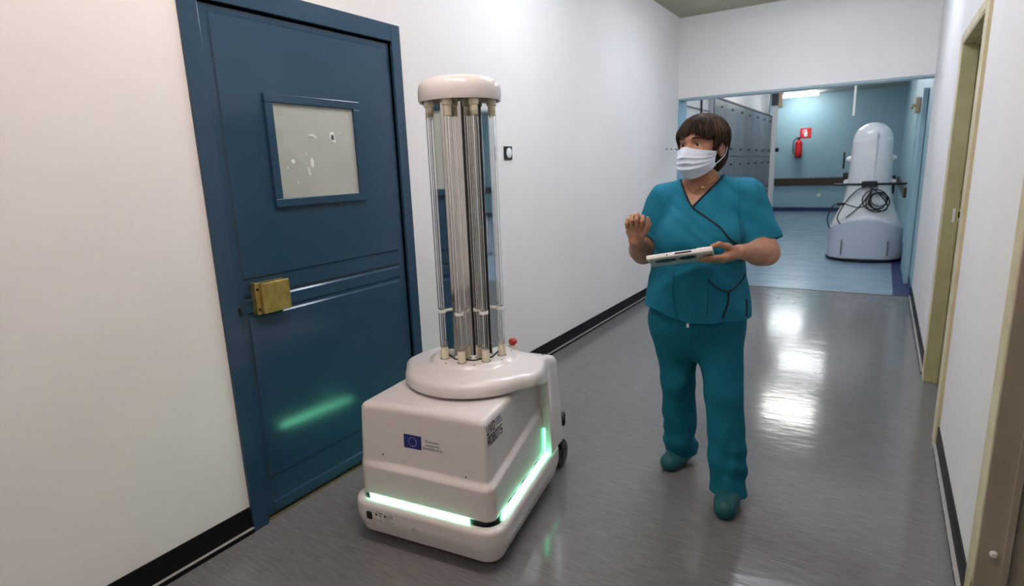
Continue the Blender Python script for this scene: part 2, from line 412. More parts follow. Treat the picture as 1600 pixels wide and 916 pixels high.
panel(1.288, 2.160, 1.027, 2.004); panel(1.288, 2.160, .888, .948); panel(1.288, 2.150, .186, .876); panel(1.288, 2.150, .024, .075)
link('rail_groove', boxes((-.0062, -.0052, 1.288, 2.156, .955, .962)), 'dark', d1)
# window in the leaf
g0, g1, gz0, gz1 = 1.468, 1.962, 1.296, 1.738
bm = bmesh.new()
for a, b, c, d in ((g0, g1, gz1 - .034, gz1), (g0, g1, gz0, gz0 + .034), (g0, g0 + .036, gz0 + .034, gz1 - .034), (g1 - .04, g1, gz0 + .034, gz1 - .034)):
    add_box(bm, -.004, .014, a, b, c, d, bev=.003)
link('window_frame', bmo(bm, 15), 'door', d1)
pn = link('pane', boxes((-.004, .002, g0 + .03, g1 - .035, gz0 + .03, gz1 - .03)), 'pane', d1)
pn['label'] = 'grey painted window pane with peeled spots'
def peel(cy, cz, ry, rz, n=14, hole=False, seed=0):
    rnd = random.Random(seed)
    pts = [(cy + ry * math.cos(2 * math.pi * k / n) * rnd.uniform(.6, 1.25), cz + rz * math.sin(2 * math.pi * k / n) * rnd.uniform(.6, 1.25)) for k in range(n)]
    bm = bmesh.new(); a = [bm.verts.new((.0022, y, z)) for y, z in pts]; b = [bm.verts.new((.0034, cy + (y - cy) * .93, cz + (z - cz) * .93)) for y, z in pts]
    for k in range(n): bm.faces.new((a[k], a[(k + 1) % n], b[(k + 1) % n], b[k]))
    bm.faces.new(b); o = link('peeled_patch', bmo(bm), 'peel', pn)
    if hole:
        q = [(cy + (y - cy) * .5, cz + (z - cz) * .5) for y, z in pts]
        bm = bmesh.new(); bm.faces.new([bm.verts.new((.0038, y, z)) for y, z in q]); link('peel_hole', bmo(bm), 'rubber', pn)
for k, a in enumerate([(1.795, 1.578, .017, .028, 16, True), (1.684, 1.585, .022, .006), (1.700, 1.577, .010, .008), (1.838, 1.60, .005, .006), (1.672, 1.470, .011, .028), (1.652, 1.440, .010, .016), (1.578, 1.478, .010, .010),
                       (1.645, 1.505, .004, .006), (1.590, 1.39, .005, .006), (1.548, 1.452, .004, .004), (1.655, 1.425, .008, .005)]):
    peel(*a, seed=k + 3)
# brass lock box
lk = link('lock_box', boxes((-.0055, .042, 1.335, 1.462, .886, 1.010), bev=.004), 'brass', d1); lk['label'] = 'brass lock box'
link('lock_side_plate', boxes((-.0055, .026, 1.316, 1.336, .884, 1.012), bev=.003), 'brass', lk)
for z in (.905, .986):
    link('screw_hole', lathe([(.006, 0), (.006, .002)], 14, Matrix.Translation((.0255, 1.3255, z)) @ Matrix.Rotation(R(90), 4, 'Y')), 'dark', lk)
link('latch_pin', boxes((.0, .02, 1.243, 1.256, .893, .93), bev=.004), 'black_plastic', d1)
link('hinge', lathe([(.007, 0), (.007, .08)], 12, Matrix.Translation((.012, DY1 + .004, 1.9))), 'door', d1)
link('hinge', lathe([(.007, 0), (.007, .08)], 12, Matrix.Translation((.012, DY1 + .004, .25))), 'door', d1)
link('threshold', boxes((-.1, -.002, DY0, DY1, -.001, .006)), 'peach', d1)

# ---- wall plate, hooks
wp = tag(empty('wall_switch', (0, 3.222, 1.517)), 'black square plate with a white oval button on the left wall beside the lamp tower', 'switch')
link('plate', boxes((0, .008, -.046, .046, -.042, .042), bev=.002), 'black_plastic', wp)
link('button', lathe([(.031, 0), (.031, .004), (.026, .007)], 28, Matrix.Translation((.008, .004, 0)) @ Matrix.Rotation(R(90), 4, 'Y') @ Matrix.Diagonal((1.05, 1, 1, 1))), 'white_metal', wp)
for k, (y, lab) in enumerate(((6.49, 'tiny wall hook near the corner, nearest of the row'), (6.66, 'tiny wall hook near the corner, middle of the row'), (6.83, 'tiny wall hook near the corner, farthest of the row'))):
    tag(link('wall_hook', lathe([(.006, 0), (.005, .012), (.007, .016)], 10, Matrix.Rotation(R(90), 4, 'Y')), 'rubber', loc=(0, y, 1.572)), lab, 'hook', 'tiny hooks on the left wall')

# ---- right door frames
def rframe(n, y0, y1, z1, cas, lab, face_mat, jamb_mat, leaf_mat):
    d = tag(empty('door_%d' % n, (W, (y0 + y1) / 2, 0)), lab, 'door', kind='structure')
    Y0, Y1 = y0 - (y0 + y1) / 2, y1 - (y0 + y1) / 2
    bm = bmesh.new()
    add_box(bm, -.014, .004, Y0 - cas, Y0 + .002, 0, z1 + .05, bev=.002); add_box(bm, -.014, .004, Y1 - .002, Y1 + cas, 0, z1 + .05, bev=.002); add_box(bm, -.014, .004, Y0 + .002, Y1 - .002, z1, z1 + .05, bev=.002)
    link('casing', bmo(bm, 15), face_mat, d)
    bm = bmesh.new()
    add_box(bm, -.012, .14, Y1 - .012, Y1 + .005, 0, z1, bev=.002); add_box(bm, -.012, .14, Y0 - .005, Y0 + .012, 0, z1, bev=.002); add_box(bm, -.012, .14, Y0, Y1, z1 - .012, z1 + .004, bev=.002)
    link('jamb', bmo(bm, 15), jamb_mat, d)
    bm = bmesh.new()
    add_box(bm, .045, .06, Y1 - .024, Y1 - .01, 0, z1 - .01); add_box(bm, .045, .06, Y0 + .01, Y0 + .024, 0, z1 - .01); add_box(bm, .045, .06, Y0, Y1, z1 - .026, z1 - .01)
    link('door_stop', bmo(bm), jamb_mat, d)
    link('door_leaf', boxes((.14, .18, Y0, Y1, .01, z1)), leaf_mat, d)
    return d, Y0, Y1
d2, a0, a1 = rframe(2, A0, A1, AZ, .12, 'cream door frame with olive jamb and steel strike plate, farther one on the right wall', 'cream', 'olive', 'olive')
sp = link('strike_plate', boxes((.034, .085, a1 - .0145, a1 - .0118, 1.01, 1.09), bev=.001), 'white_metal', d2)
link('strike_hole', boxes((.058, .076, a1 - .0155, a1 - .0142, 1.035, 1.07)), 'dark', sp)
d3, b0, b1 = rframe(3, B0, B1, BZ, .10, 'scuffed cream door frame at the right edge, nearest one on the right wall', 'cream', 'tan', 'dark')
link('door_bumper', lathe([(.010, 0), (.010, .006), (.006, .011)], 14, Matrix.Translation((.024, b1 - .012, .287)) @ Matrix.Rotation(R(90), 4, 'X')), 'white_metal', d3)

# ---- corridor ceiling lamps (above the frame)
def lamp(x, y, z, sx, sy, mat, lab):
    t = tag(empty('ceiling_light', (x, y, z)), lab, 'ceiling light')
    link('housing', boxes((-sx / 2, sx / 2, -sy / 2, sy / 2, -.03, 0), bev=.006), 'white_metal', t)
    link('diffuser', boxes((-sx / 2 + .012, sx / 2 - .012, -sy / 2 + .012, sy / 2 - .012, -.085, -.03), bev=.02, seg=3), mat, t)
    return t
lamp(1.1, -1.3, H, .7, .28, 'lamp_near', 'warm ceiling light of the corridor behind the camera')
lamp(1.1, 1.15, H, 1.25, .28, 'lamp_near', 'warm ceiling light of the corridor over the blue door')
lamp(1.1, 3.2, H, 1.25, .28, 'lamp_mid', 'cool ceiling light above the woman')
lamp(1.4, 5.3, H, 1.25, .28, 'lamp_mid', 'cool ceiling light at the end of the corridor')
lamp(.10, 17.0, HF, .85, .24, 'lamp_w', 'lit fluorescent ceiling light above the fire extinguisher wall')
lamp(.83, 13.7, HF, .9, .22, 'lamp_w', 'fluorescent ceiling light in the middle of the far room')
lamp(.94, 10.8, HF, .8, .36, 'lamp_far', 'fluorescent ceiling light beside the white machine')
lamp(1.4, 8.2, HF, .9, .25, 'lamp_mid', 'added unseen light just behind the lintel wall, brightening the machine front')  # added lamp, hidden by the lintel, to brighten the machine front

# ================================================================= FAR ROOM
lb = tag(empty('locker_bank', (XL, 9.54, 0)), 'tall bank of grey metal lockers with black knobs in the far room', 'lockers')
link('carcass', boxes((-.048, .006, 0, 5.46, 0, 2.40), bev=.004), 'locker', lb)
link('end_panel', boxes((-.048, .010, -.012, .0, 0, 2.41)), 'pale_wall', lb)
link('top_rail', boxes((-.05, .03, 0, 5.46, 2.385, 2.41)), 'rubber', lb)
dm = boxes((.006, .024, .004, .774, .004, .996), bev=.003); dm.materials.append(M['locker'])
km = lathe([(.010, 0), (.010, .02), (.02, .024), (.02, .038)], 10, Matrix.Rotation(R(90), 4, 'Y')); km.materials.append(M['black_plastic'])
for c in range(7):
    for z0, z1, ks in ((1.50, 2.38, (2.27, 1.62)), (.77, 1.49, (1.36, .83)), (.06, .76, (.70, .37))):
        o = link('locker_door', dm, None, lb, (0, c * .78, z0)); o.scale = (1, 1, z1 - z0)
        for kz in ks:
            k = link('knob', km, None, o, (.022, .42, (kz - z0) / (z1 - z0))); k.scale = (1, 1, 1 / (z1 - z0))
po = tag(empty('pillar', (XL + .045, 15.07, 0)), 'pale narrow post at the end of the lockers', 'post')
link('post', boxes((-.04, .075, -.06, .06, 0, HF)), 'pale_wall', po)
link('bracket', boxes((-.05, .09, -.09, -.06, 2.63, 2.90), bev=.01), 'rubber', po)
link('bracket', boxes((.075, .17, -.05, .05, 2.58, HF), bev=.01), 'closer', po)
link('latch', boxes((.075, .15, -.06, 0, 1.59, 1.68), bev=.01), 'black_plastic', po)
link('foot', boxes((-.05, .10, -.09, .07, 0, .14), bev=.01), 'navy', po)
cd = tag(empty('conduit', (XL - .05, 9.02, 0)), 'thin vertical pipe on the pale partition before the lockers', 'pipe')
link('pipe', lathe([(.014, 0), (.014, HF)], 10, Matrix.Translation((.014, 0, 0))), 'rubber', cd)
tag(link('cable', tube([(XL - .04, 7.3, 2.17), (XL - .04, 8.2, 2.175), (XL - .04, 9.5, 2.18)], .007, 6), 'rubber'), 'thin cable running along the pale partition', 'cable')

# fire extinguisher and sign
ex = tag(empty('fire_extinguisher', (.075, FAR - .11, 1.46)), 'red fire extinguisher hanging on the far blue wall', 'extinguisher')
link('cylinder', lathe([(.02, 0), (.08, .005), (.088, .03), (.088, .36), (.07, .41), (.03, .44), (.025, .46)], 24), 'ext_red', ex)
link('foot_ring', lathe([(.07, -.02), (.082, -.02), (.086, .04), (.08, .045)], 24), 'black_plastic', ex)
link('valve', boxes((-.025, .025, -.02, .02, .45, .50), (-.075, .05, -.012, .012, .49, .515), bev=.004), 'black_plastic', ex)
link('hose', tube([(-.03, 0, .48), (-.12, 0, .44), (-.14, -.01, .30), (-.13, -.01, .14), (-.10, -.01, .08)], .012, 8), 'black_plastic', ex)
link('label_band', lathe([(.0885, .14), (.0885, .27)], 24, cap=False), 'sign_red', ex)
link('hook', boxes((-.02, .02, .05, .115, .40, .44)), 'rubber', ex)
sg = tag(empty('extinguisher_sign', (.21, FAR, 2.08)), 'red square fire extinguisher sign on the far blue wall', 'sign')
link('board', boxes((-.14, .14, -.012, 0, -.13, .13), bev=.003), 'sign_red', sg)
ic = join_me([poly_me([(-.035, -.085), (.045, -.085), (.045, .03), (.02, .055), (.02, .075), (-.01, .075), (-.01, .055), (-.035, .03)]), poly_me([(-.07, .07), (.03, .075), (.03, .09), (-.05, .09)]), poly_me([(-.07, .07), (-.058, .07), (-.058, -.02), (-.07, -.02)])])
link('extinguisher_pictogram', xf(ic, Matrix.Translation((0, -.0135, 0)) @ Matrix.Rotation(R(90), 4, 'X')), 'sign_white', sg)
tag(link('wall_outlet', lathe([(.05, 0), (.05, .02), (.04, .03)], 18, Matrix.Translation((.64, FAR, .43)) @ Matrix.Rotation(R(90), 4, 'X')), 'white_metal'), 'small round white wall outlet below the brown rail', 'outlet')
# open blue door against the right wall, its closer
d4 = tag(empty('door_4', (W, 7.6, 0)), 'blue door leaf standing open against the right wall of the far room', 'door', kind='structure')
link('door_leaf', boxes((-.05, -.005, 0, 1.0, .01, 2.08), bev=.003), 'blue_wall', d4)
link('highlight_strip', boxes((-.056, -.05, .93, 1.0, .01, 2.08), bev=.002), 'pale_blue', d4)  # vertical highlight on the leaf, put into the colour of a pale strip
cl = link('door_closer', boxes((-.10, -.05, .30, .52, 1.86, 2.02), bev=.01), 'closer', d4); cl['label'] = 'tan door closer'
link('closer_arm', boxes((-.13, -.10, .40, .86, 1.93, 1.96), bev=.004), 'closer', d4)
tag(link('ceiling_rod', lathe([(.018, 0), (.018, .95)], 10, Matrix.Translation((1.54, 12, HF - .95))), 'white_metal'), 'thin rod hanging from the far ceiling above the machine', 'rod')

# ---- white medical machine
mc = tag(empty('medical_machine', (1.905, 9.45, 0), R(2)), 'tall white medical machine with domed column and coiled cables', 'machine')
def mfn(P):
    x, y, z = P[:, 0], P[:, 1], P[:, 2]
    t = np.array([0, .05, .30, .50, .62, .78, 1.0, 1.3, 1.55, 2.0]); hw = np.array([.42, .44, .44, .415, .37, .295, .265, .25, .235, .225])
    zz = np.linspace(0, 2, 200); hh = np.interp(zz, t, hw); k = np.ones(11) / 11; hh = np.convolve(np.pad(hh, 5, 'edge'), k, 'valid')
    a = np.interp(z, zz, hh)
    d = rrect(x, y, a, a * .85, .0) * 0
    q = (np.abs(x / a) ** 2.6 + np.abs(y / (a * .9)) ** 2.6) ** (1 / 2.6)
    d = (q - 1) * a * .9
    top = 1.80 - .0
    dome = ell(P, (0, 0, 1.62), (.232, .21, .235))
    col = smax(d, z - 1.64, .04)
    d = smin(col, dome, .02)
    d = smax(d, .03 - z, .03)
    return d * .8
link('shell', sdf_mesh(mfn, (-.5, -.5, -.02), (.5, .5, 1.92), .016, 1), 'machine', mc)
def mfn2(P):
    x, y, z = P[:, 0], P[:, 1], P[:, 2]
    q = (np.abs(x / .448) ** 2.6 + np.abs(y / .405) ** 2.6) ** (1 / 2.6)
    d = (q - 1) * .4
    arch = z - (.60 - .9 * np.abs(x) ** 2.2)
    return smax(smax(d, arch, .03), .035 - z, .03)
link('lower_cover', sdf_mesh(mfn2, (-.5, -.5, 0), (.5, .5, .7), .016, 1), 'machine_low', mc)
link('base_rim', lathe([(.42, .0), (.462, .012), (.468, .035), (.45, .045)], 40, Matrix.Diagonal((1, .92, 1, 1))), 'black_plastic', mc)
for s in (-1, 1):
    link('seam', boxes((s * .27 - .004, s * .27 + .004, -.392, -.36, .10, .30)), 'rubber', mc)
    link('side_knob', lathe([(.045, 0), (.03, .04), (.018, .06)], 14, Matrix.Translation((s * .235, -.02, 1.38)) @ Matrix.Rotation(R(90 * s), 4, 'Y')), 'machine', mc)
    link('side_bumper', lathe([(.05, 0), (.04, .04), (.02, .06)], 14, Matrix.Translation((s * .25, -.03, 1.06)) @ Matrix.Rotation(R(90 * s), 4, 'Y')), 'machine', mc)
    link('foot_bolt', lathe([(.03, 0), (.03, .05)], 10, Matrix.Translation((s * .43, .0, .03))), 'machine', mc)
link('side_handle', boxes((-.335, -.31, -.04, .0, 1.25, 1.48), bev=.008), 'black_plastic', mc)
link('side_handle', boxes((.27, .30, -.04, .02, .90, 1.15), bev=.008), 'black_plastic', mc)
link('side_clip', boxes((-.32, -.25, -.03, .01, 1.13, 1.20), bev=.01), 'black_plastic', mc)
link('seam_line', boxes((.045, .049, -.236, -.20, 1.0, 1.74)), 'machine_low', mc)
hb = link('handle_bar', lathe([(.010, -.42), (.016, -.40), (.016, .40), (.010, .42)], 12, Matrix.Translation((0, -.29, 1.045)) @ Matrix.Rotation(R(90), 4, 'Y')), 'black_plastic', mc)
link('bar_box', boxes((-.09, .09, -.32, -.24, 1.01, 1.085), bev=.01), 'black_plastic', mc)
rnd = random.Random(2)
cb = bmesh.new()
for k in range(4):
    cx, cz, rr = .10 + rnd.uniform(-.03, .03), .82 + rnd.uniform(-.03, .03), .11 + rnd.uniform(-.03, .03)
    add_tube(cb, [(cx + rr * 1.15 * math.cos(a), -.33 - .01 * k, cz + rr * math.sin(a) * 1.1) for a in [i * 2 * math.pi / 24 for i in range(25)]], .008, 6)
add_tube(cb, catmull([(0, -.32, 1.02), (-.12, -.33, .98), (-.24, -.34, .84), (-.34, -.38, .62), (-.30, -.40, .52)]), .008, 6)
add_tube(cb, catmull([(.02, -.33, 1.0), (.02, -.34, .82), (-.10, -.35, .74), (-.32, -.36, .80), (-.42, -.38, .74), (-.46, -.38, .58), (-.42, -.40, .46)]), .008, 6)
add_tube(cb, catmull([(.04, -.33, 1.0), (-.02, -.35, .86), (-.12, -.36, .72), (-.24, -.38, .60)]), .009, 6)
add_tube(cb, catmull([(.03, -.33, 1.0), (.12, -.34, .92), (.22, -.34, .78), (.20, -.35, .70), (.08, -.35, .72), (.0, -.35, .84)]), .009, 6)
cbo = link('cable_loops', bmo(cb, 40), 'cable', mc); cbo['kind'] = 'stuff'
link('cable_plug', boxes((-.36, -.27, -.40, -.36, .77, .81), bev=.008), 'black_plastic', mc)

# ================================================================= ROBOT
rb = tag(empty('disinfection_robot', (.679, 1.842, 0), R(7)), 'white wheeled disinfection robot with a tall tower of clear lamp tubes', 'robot')
TP = .17
def sc(wv): return 1 - TP * (wv + .43) / .9
def base_fn(P):
    u, v, z = (P[:, 0] + .012) / sc(P[:, 1]), P[:, 1], P[:, 2]
    d = rrect(u, v + .07, .331, .380, .085)
    # front edge bows outwards a little
    inset = .022 * sstep(z, .12, .03)
    d = d + inset
    d = smax(d, z - (.177), .022); d = smax(d, .036 - z, .018)
    inner = rrect(u, v + .07, .335 - .034, .380 - .034, .06)
    return smax(d, -smax(inner, .158 - z, .004), .008)
bme = sdf_mesh(base_fn, (-.37, -.48, .02), (.36, .39, .19), .006, 2, True)
bs = link('base_skirt', bme, 'plastic', rb)
def core_fn(P):
    u, v, z = (P[:, 0] + .012) / sc(P[:, 1]), P[:, 1], P[:, 2]
    return np.maximum(rrect(u, v + .07, .335 - .040, .380 - .040, .06), np.maximum(.14 - z, z - .205))
link('core', sdf_mesh(core_fn, (-.37, -.48, .12), (.36, .39, .23), .008, 1), 'black_plastic', rb)
def under_fn(P):
    u, v, z = (P[:, 0] + .012) / sc(P[:, 1]), P[:, 1], P[:, 2]
    return np.maximum(rrect(u, v + .07, .335 - .075, .380 - .075, .06), np.maximum(.012 - z, z - .05))
link('underbody', sdf_mesh(under_fn, (-.37, -.48, 0), (.36, .39, .07), .008, 1), 'black_plastic', rb)
def mid_fn(P):
    u, v, z = (P[:, 0] + .012) / sc(P[:, 1]), P[:, 1], P[:, 2]
    zc = .320 + .14 * (v + .42)
    ins = (.003 + .014 * sstep(u, -.32, -.10)) * sstep(z, zc - .012, zc + .016) + .014 * np.clip((z - .33) / .24, 0, 1) + .004
    d = rrect(u, v + .050, .299, .369, .045) + ins
    top = z - (.566 + .02 * (v + .40) - .35 * np.clip(np.abs(u) - .17, 0, 1) ** 2)
    d = smax(d, top, .028)
    return smax(d, .191 - z, .008)
mme = sdf_mesh(mid_fn, (-.37, -.46, .19), (.36, .40, .68), .0075, 2, True)
link('front_body', mme, 'plastic', rb)
def cowl_fn(P):
    u, v, z = P[:, 0], P[:, 1], P[:, 2]
    s = sc(np.maximum(v, -.1))
    d2 = np.hypot(u, v + .005) - .283
    bx = rrect(u / s, v - .125, .326, .205, .05)
    d2 = smin(d2, bx, .05)
    r = np.hypot(u, v)
    zt = .652 - .020 * sstep(r, .17, .29) - .25 * np.clip(v - .14, 0, 1)
    lean = .03 * np.clip((z - .2) / .42, 0, 1) * sstep(v, .02, .2)
    d = smax(d2 + lean, z - zt, .040)
    # raised dish round the lamps
    ring = smax(smax(r - .165 + .8 * (z - .668), z - .668, .010), .60 - z, .01)
    d = smin(d, ring, .012)
    # underside: collar in front, shell down to the skirt behind
    zb = np.where(v < .13, .585 - .28 * np.clip(v + .06, 0, 1), .19)
    zb = .578 - .30 * np.clip(v + .05, 0, .2)
    low = zb - z
    back = (.135 - v) + 0 * z
    low = np.maximum(np.minimum(low, 9), -9)
    keep = np.minimum(low, np.maximum(back, .192 - z))
    d = smax(d, keep, .010)
    inner = np.maximum(rrect(u / s, v - .10, .30, .20, .05), z - .56)
    return d
cme = sdf_mesh(cowl_fn, (-.36, -.34, .17), (.36, .42, .70), .0075, 2, True)
link('upper_cowl', cme, 'plastic', rb)
# light strips in the gap
def strip(pts, mat='glow', z0=.160, z1=.1935):
    bm = bmesh.new(); a = [bm.verts.new((x, y, z0)) for x, y in pts]; b = [bm.verts.new((x, y, z1)) for x, y in pts]
    cx = [(x * .985, y * .985) for x, y in pts]
    c = [bm.verts.new((x, y, z0)) for x, y in cx]; d = [bm.verts.new((x, y, z1)) for x, y in cx]
    for k in range(len(pts) - 1):
        bm.faces.new((a[k], a[k + 1], b[k + 1], b[k])); bm.faces.new((d[k], d[k + 1], c[k + 1], c[k])); bm.faces.new((b[k], b[k + 1], d[k + 1], d[k]))
    return link('light_strip', bmo(bm), mat, rb)
yf = -.45 + .038
strip([(-.262, yf), (.185, yf)])
for s in (-1, 1):
    strip([(s * .2975 * sc(v) - .012, v) for v in ((-.34 if s > 0 else -.17), 0, .27)])
    link('side_light', boxes((s * .264 - .012, s * .264 - .006, .131, .136, .20, .31)), 'led_small', rb)
# lamp tower
N8 = 8; PH = R(-52.7 - 7)
ang = [PH + R(22.5) + k * R(45) for k in range(8)]
bm = bmesh.new(); ap = .097; cr = ap / math.cos(R(22.5))
va = [(cr * math.cos(a + R(22.5)), cr * math.sin(a + R(22.5))) for a in ang]
lo_ = [bm.verts.new((x, y, .668)) for x, y in va]; hi_ = [bm.verts.new((x, y, 1.69)) for x, y in va]
for k in range(8): bm.faces.new((lo_[k], lo_[(k + 1) % 8], hi_[(k + 1) % 8], hi_[k]))
mo = link('reflector_column', bmo(bm), 'mirror', rb); mo['label'] = 'mirror-polished eight-sided column'
bm = bmesh.new()
for k in range(8):
    a = Vector((*va[k], .6705)) * 1.02; b = Vector((*va[(k + 1) % 8], .6705)) * 1.02; a.z = b.z = .6695
    add_tube(bm, [a, b], .0022, 5)
link('column_seam', bmo(bm), 'dark', rb)
cs = boxes((-.014, .014, -.014, .014, 0, 1)); bpy.data.meshes.remove(cs)
bot = lathe([(.0155, .0), (.0155, .048), (.0135, .050), (.010, .050)], 20); bot.materials.append(M['socket'])
topm = lathe([(.0145, .0), (.0145, .035), (.019, .037), (.019, .055), (.0145, .057), (.0145, .09)], 20); topm.materials.append(M['socket'])
gl = lathe([(.0150, 0), (.0150, .930), (.0136, .930), (.0136, 0), (.0150, 0)], 20, cap=False); gl.materials.append(M['glass'])
gi = lathe([(.0055, 0), (.0055, .930)], 12); gi.materials.append(M['glass'])
bm = bmesh.new(); add_box(bm, -.040, .0, -.004, .004, -.005, .005, bev=.001); add_lathe(bm, [(.0152, -.006), (.0175, -.006), (.0175, .006), (.0152, .006), (.0152, -.006)], 18, cap=False)
clipm = bmo(bm, 40); clipm.materials.append(M['clip'])
holem = lathe([(.019, 0), (.019, .0015)], 18); holem.materials.append(M['dark'])
for a in ang:
    x, y = .126 * math.cos(a), .126 * math.sin(a)
    link('lamp_socket', bot, None, rb, (x, y, .668)); link('lamp_tube', gl, None, rb, (x, y, .700)); link('inner_tube', gi, None, rb, (x, y, .700));
    link('top_socket', topm, None, rb, (x, y, 1.612)); link('tube_clip', clipm, None, rb, (x, y, .868), (0, 0, a)); link('socket_recess', holem, None, rb, (x, y, .6672))
for k in range(8):
    a = PH + k * R(45); link('screw', lathe([(.0035, 0), (.0035, .0012)], 10, Matrix.Translation((.158 * math.cos(a), .158 * math.sin(a), .6668))), 'dark', rb)
link('tower_cap', lathe([(.02, 1.688), (.147, 1.688), (.1495, 1.670), (.1555, 1.668), (.1580, 1.678), (.1580, 1.710), (.1545, 1.729), (.143, 1.743), (.115, 1.753), (.06, 1.7595), (.004, 1.761)], 64), 'plastic', rb)
# emergency stop, handle, wheels
es = link('stop_button_base', lathe([(.022, 0), (.022, .02), (.018, .022)], 20, Matrix.Translation((.058, .262, .610))), 'socket', rb)
link('stop_button', lathe([(.010, .02), (.010, .028), (.019, .030), (.020, .044), (.012, .050)], 20, Matrix.Translation((.058, .262, .610))), 'red', es)
link('cowl_bolt', lathe([(.005, 0), (.005, .004)], 10, Matrix.Translation((.20, .20, .613))), 'rubber', rb); link('cowl_bolt', lathe([(.005, 0), (.005, .004)], 10, Matrix.Translation((.215, .235, .606))), 'rubber', rb)
for s in (-1, 1):
    hn = link('rear_bracket', boxes((s * .225 - .018, s * .225 + .018, .345, .43, .232, .262), (s * .225 - .018, s * .225 + .018, .41, .435, .195, .262), bev=.007), 'black_plastic', rb)
    wh = link('caster_wheel', lathe([(.02, -.022), (.052, -.02), (.064, -.012), (.066, 0), (.064, .012), (.052, .02), (.02, .022)], 32, Matrix.Translation((s * .225, .395, .066)) @ Matrix.Rotation(R(90), 4, 'Y')), 'rubber', rb)
    link('wheel_hub', lathe([(.012, -.026), (.034, -.025), (.034, .025), (.012, .026)], 24, Matrix.Translation((s * .225, .395, .066)) @ Matrix.Rotation(R(90), 4, 'Y')), 'black_plastic', wh)
    link('caster_fork', boxes((s * .225 - .03, s * .225 + .03, .34, .39, .10, .15), bev=.01), 'black_plastic', rb)
# prints on the front
tm = bvh(mme); tb = bvh(bme)
F_ = ((1, 0, 0), (0, 0, 1), (0, 1, 0))
link('flag', decal(quad_me(.078, .053), (-.092, -.43, .412), *F_, tm, sub=4), 'flag', rb)
stars = []
for k in range(12):
    a = k * R(30); cx, cy = .039 + .0175 * math.cos(a), .0265 + .0175 * math.sin(a)
    stars.append(poly_me([(cx + (.0026 if i % 2 == 0 else .0012) * math.sin(i * R(36)), cy + (.0026 if i % 2 == 0 else .0012) * math.cos(i * R(36))) for i in range(10)]))
link('flag_stars', decal(join_me(stars), (-.092, -.43, .412), *F_, tm, off=.0018), 'star', rb)
tl = [xf(text_mesh(s, .0135, align='CENTER'), Matrix.Translation((0, -k * .0135, 0))) for k, s in enumerate(('Financirano', 'sredstvima', 'Europske Unije'))]
link('funding_text', decal(join_me(tl), (.034, -.43, .4465), *F_, tm), 'ink', rb)
for (x, z) in ((-.190, .366), (.172, .345)):
    link('body_screw', decal(poly_me([(.0035 * math.cos(i * .63), .0035 * math.sin(i * .63)) for i in range(10)]), (x, -.41, z), *F_, tm), 'dark', rb)
sx = -.255
link('sensor_window', decal(poly_me([(.004, 0), (.024, 0), (.028, .005), (.028, .031), (.022, .035), (.004, .033), (0, .029), (0, .004)]), (sx, -.42, .108), *F_, tb), 'black_plastic', rb)
lab = []
tri = lambda x, y, s: poly_me([(x, y), (x + s, y), (x + s / 2, y + s * .9)])
lab += [tri(0, .024, .014), xf(quad_me(.020, .004), Matrix.Translation((.017, .034, 0))), tri(.021, .022, .010), tri(.041, .024, .014)]
for k in range(4): lab.append(xf(quad_me(.0012 if k % 2 else .022, .014 if k % 2 else .0012), Matrix.Translation((.060 + (.021 if k == 3 else 0), .024 + (.013 if k == 2 else 0), 0))))
lab.append(xf(text_mesh('UVC', .009), Matrix.Translation((.063, .027, 0))))
for k, (x, y, s) in enumerate(((.0, .013, 'i !'), (0, .006, 'CE'), (.021, .011, 'IEC'), (.021, .003, 'UVC'), (.041, .014, 'CAUTION'), (.041, .004, 'DO NOT LOOK'), )): lab.append(xf(text_mesh(s, .0065), Matrix.Translation((x, y, 0))))
link('warning_labels', decal(join_me(lab), (-.213, -.45, .108), *F_, tb), 'ink', rb)
lg = [xf(text_mesh('CO', .012), Matrix.Translation((.006, .014, 0))), xf(text_mesh('ROBOTICS', .007, sp=1.1), Matrix.Translation((0, .006, 0))), xf(quad_me(.03, .0008), Matrix.Translation((.003, -.006, 0)))]
link('maker_label', decal(join_me(lg), (-.05, -.45, .10), *F_, tb), 'ink', rb)
# side logo
S_ = ((0, 1, 0), (0, 0, 1), (-1, 0, 0))
def blocky(s, hgt, wid, gap):
    """letters of straight strokes"""
    G = {'U': [(0, 0, 0, 1), (0, 0, 1, 0), (1, 0, 1, 1)], 'V': [(0, 1, .5, 0), (.5, 0, 1, 1)], 'D': [(0, 0, 0, 1), (0, 1, .8, 1), (.8, 1, 1, .8), (1, .8, 1, .2), (1, .2, .8, 0), (.8, 0, 0, 0)],
         'R': [(0, 0, 0, 1), (0, 1, 1, 1), (1, 1, 1, .5), (1, .5, 0, .5), (.45, .5, 1, 0)], 'O': [(0, 0, 0, 1), (0, 1, 1, 1), (1, 1, 1, 0), (1, 0, 0, 0)],
         'B': [(0, 0, 0, 1), (0, 1, .9, 1), (.9, 1, .9, .5), (0, .5, 1, .5), (1, .5, 1, 0), (1, 0, 0, 0)], 'T': [(0, 1, 1, 1), (.5, 0, .5, 1)], 'S': [(1, 1, 0, 1), (0, 1, 0, .5), (0, .5, 1, .5), (1, .5, 1, 0), (1, 0, 0, 0)]}
    out = []; x = 0; th = hgt * .085
    for ch in s:
        for (ax, ay, bx_, by) in G[ch]:
            a = Vector((x + ax * wid, ay * hgt)); b = Vector((x + bx_ * wid, by * hgt)); d = (b - a).normalized(); n = Vector((-d.y, d.x)) * th; d = d * th
            out.append(poly_me([tuple(a - d - n), tuple(b + d - n), tuple(b + d + n), tuple(a - d + n)]))
        x += wid + gap
    return out, x
m1, x1 = blocky('UVD', .030, .015, .009)
for m_ in m1: xf(m_, Matrix.Translation((0, .040, 0)))
m2, x2 = blocky('ROBOTS', .030, .0135, .0080)
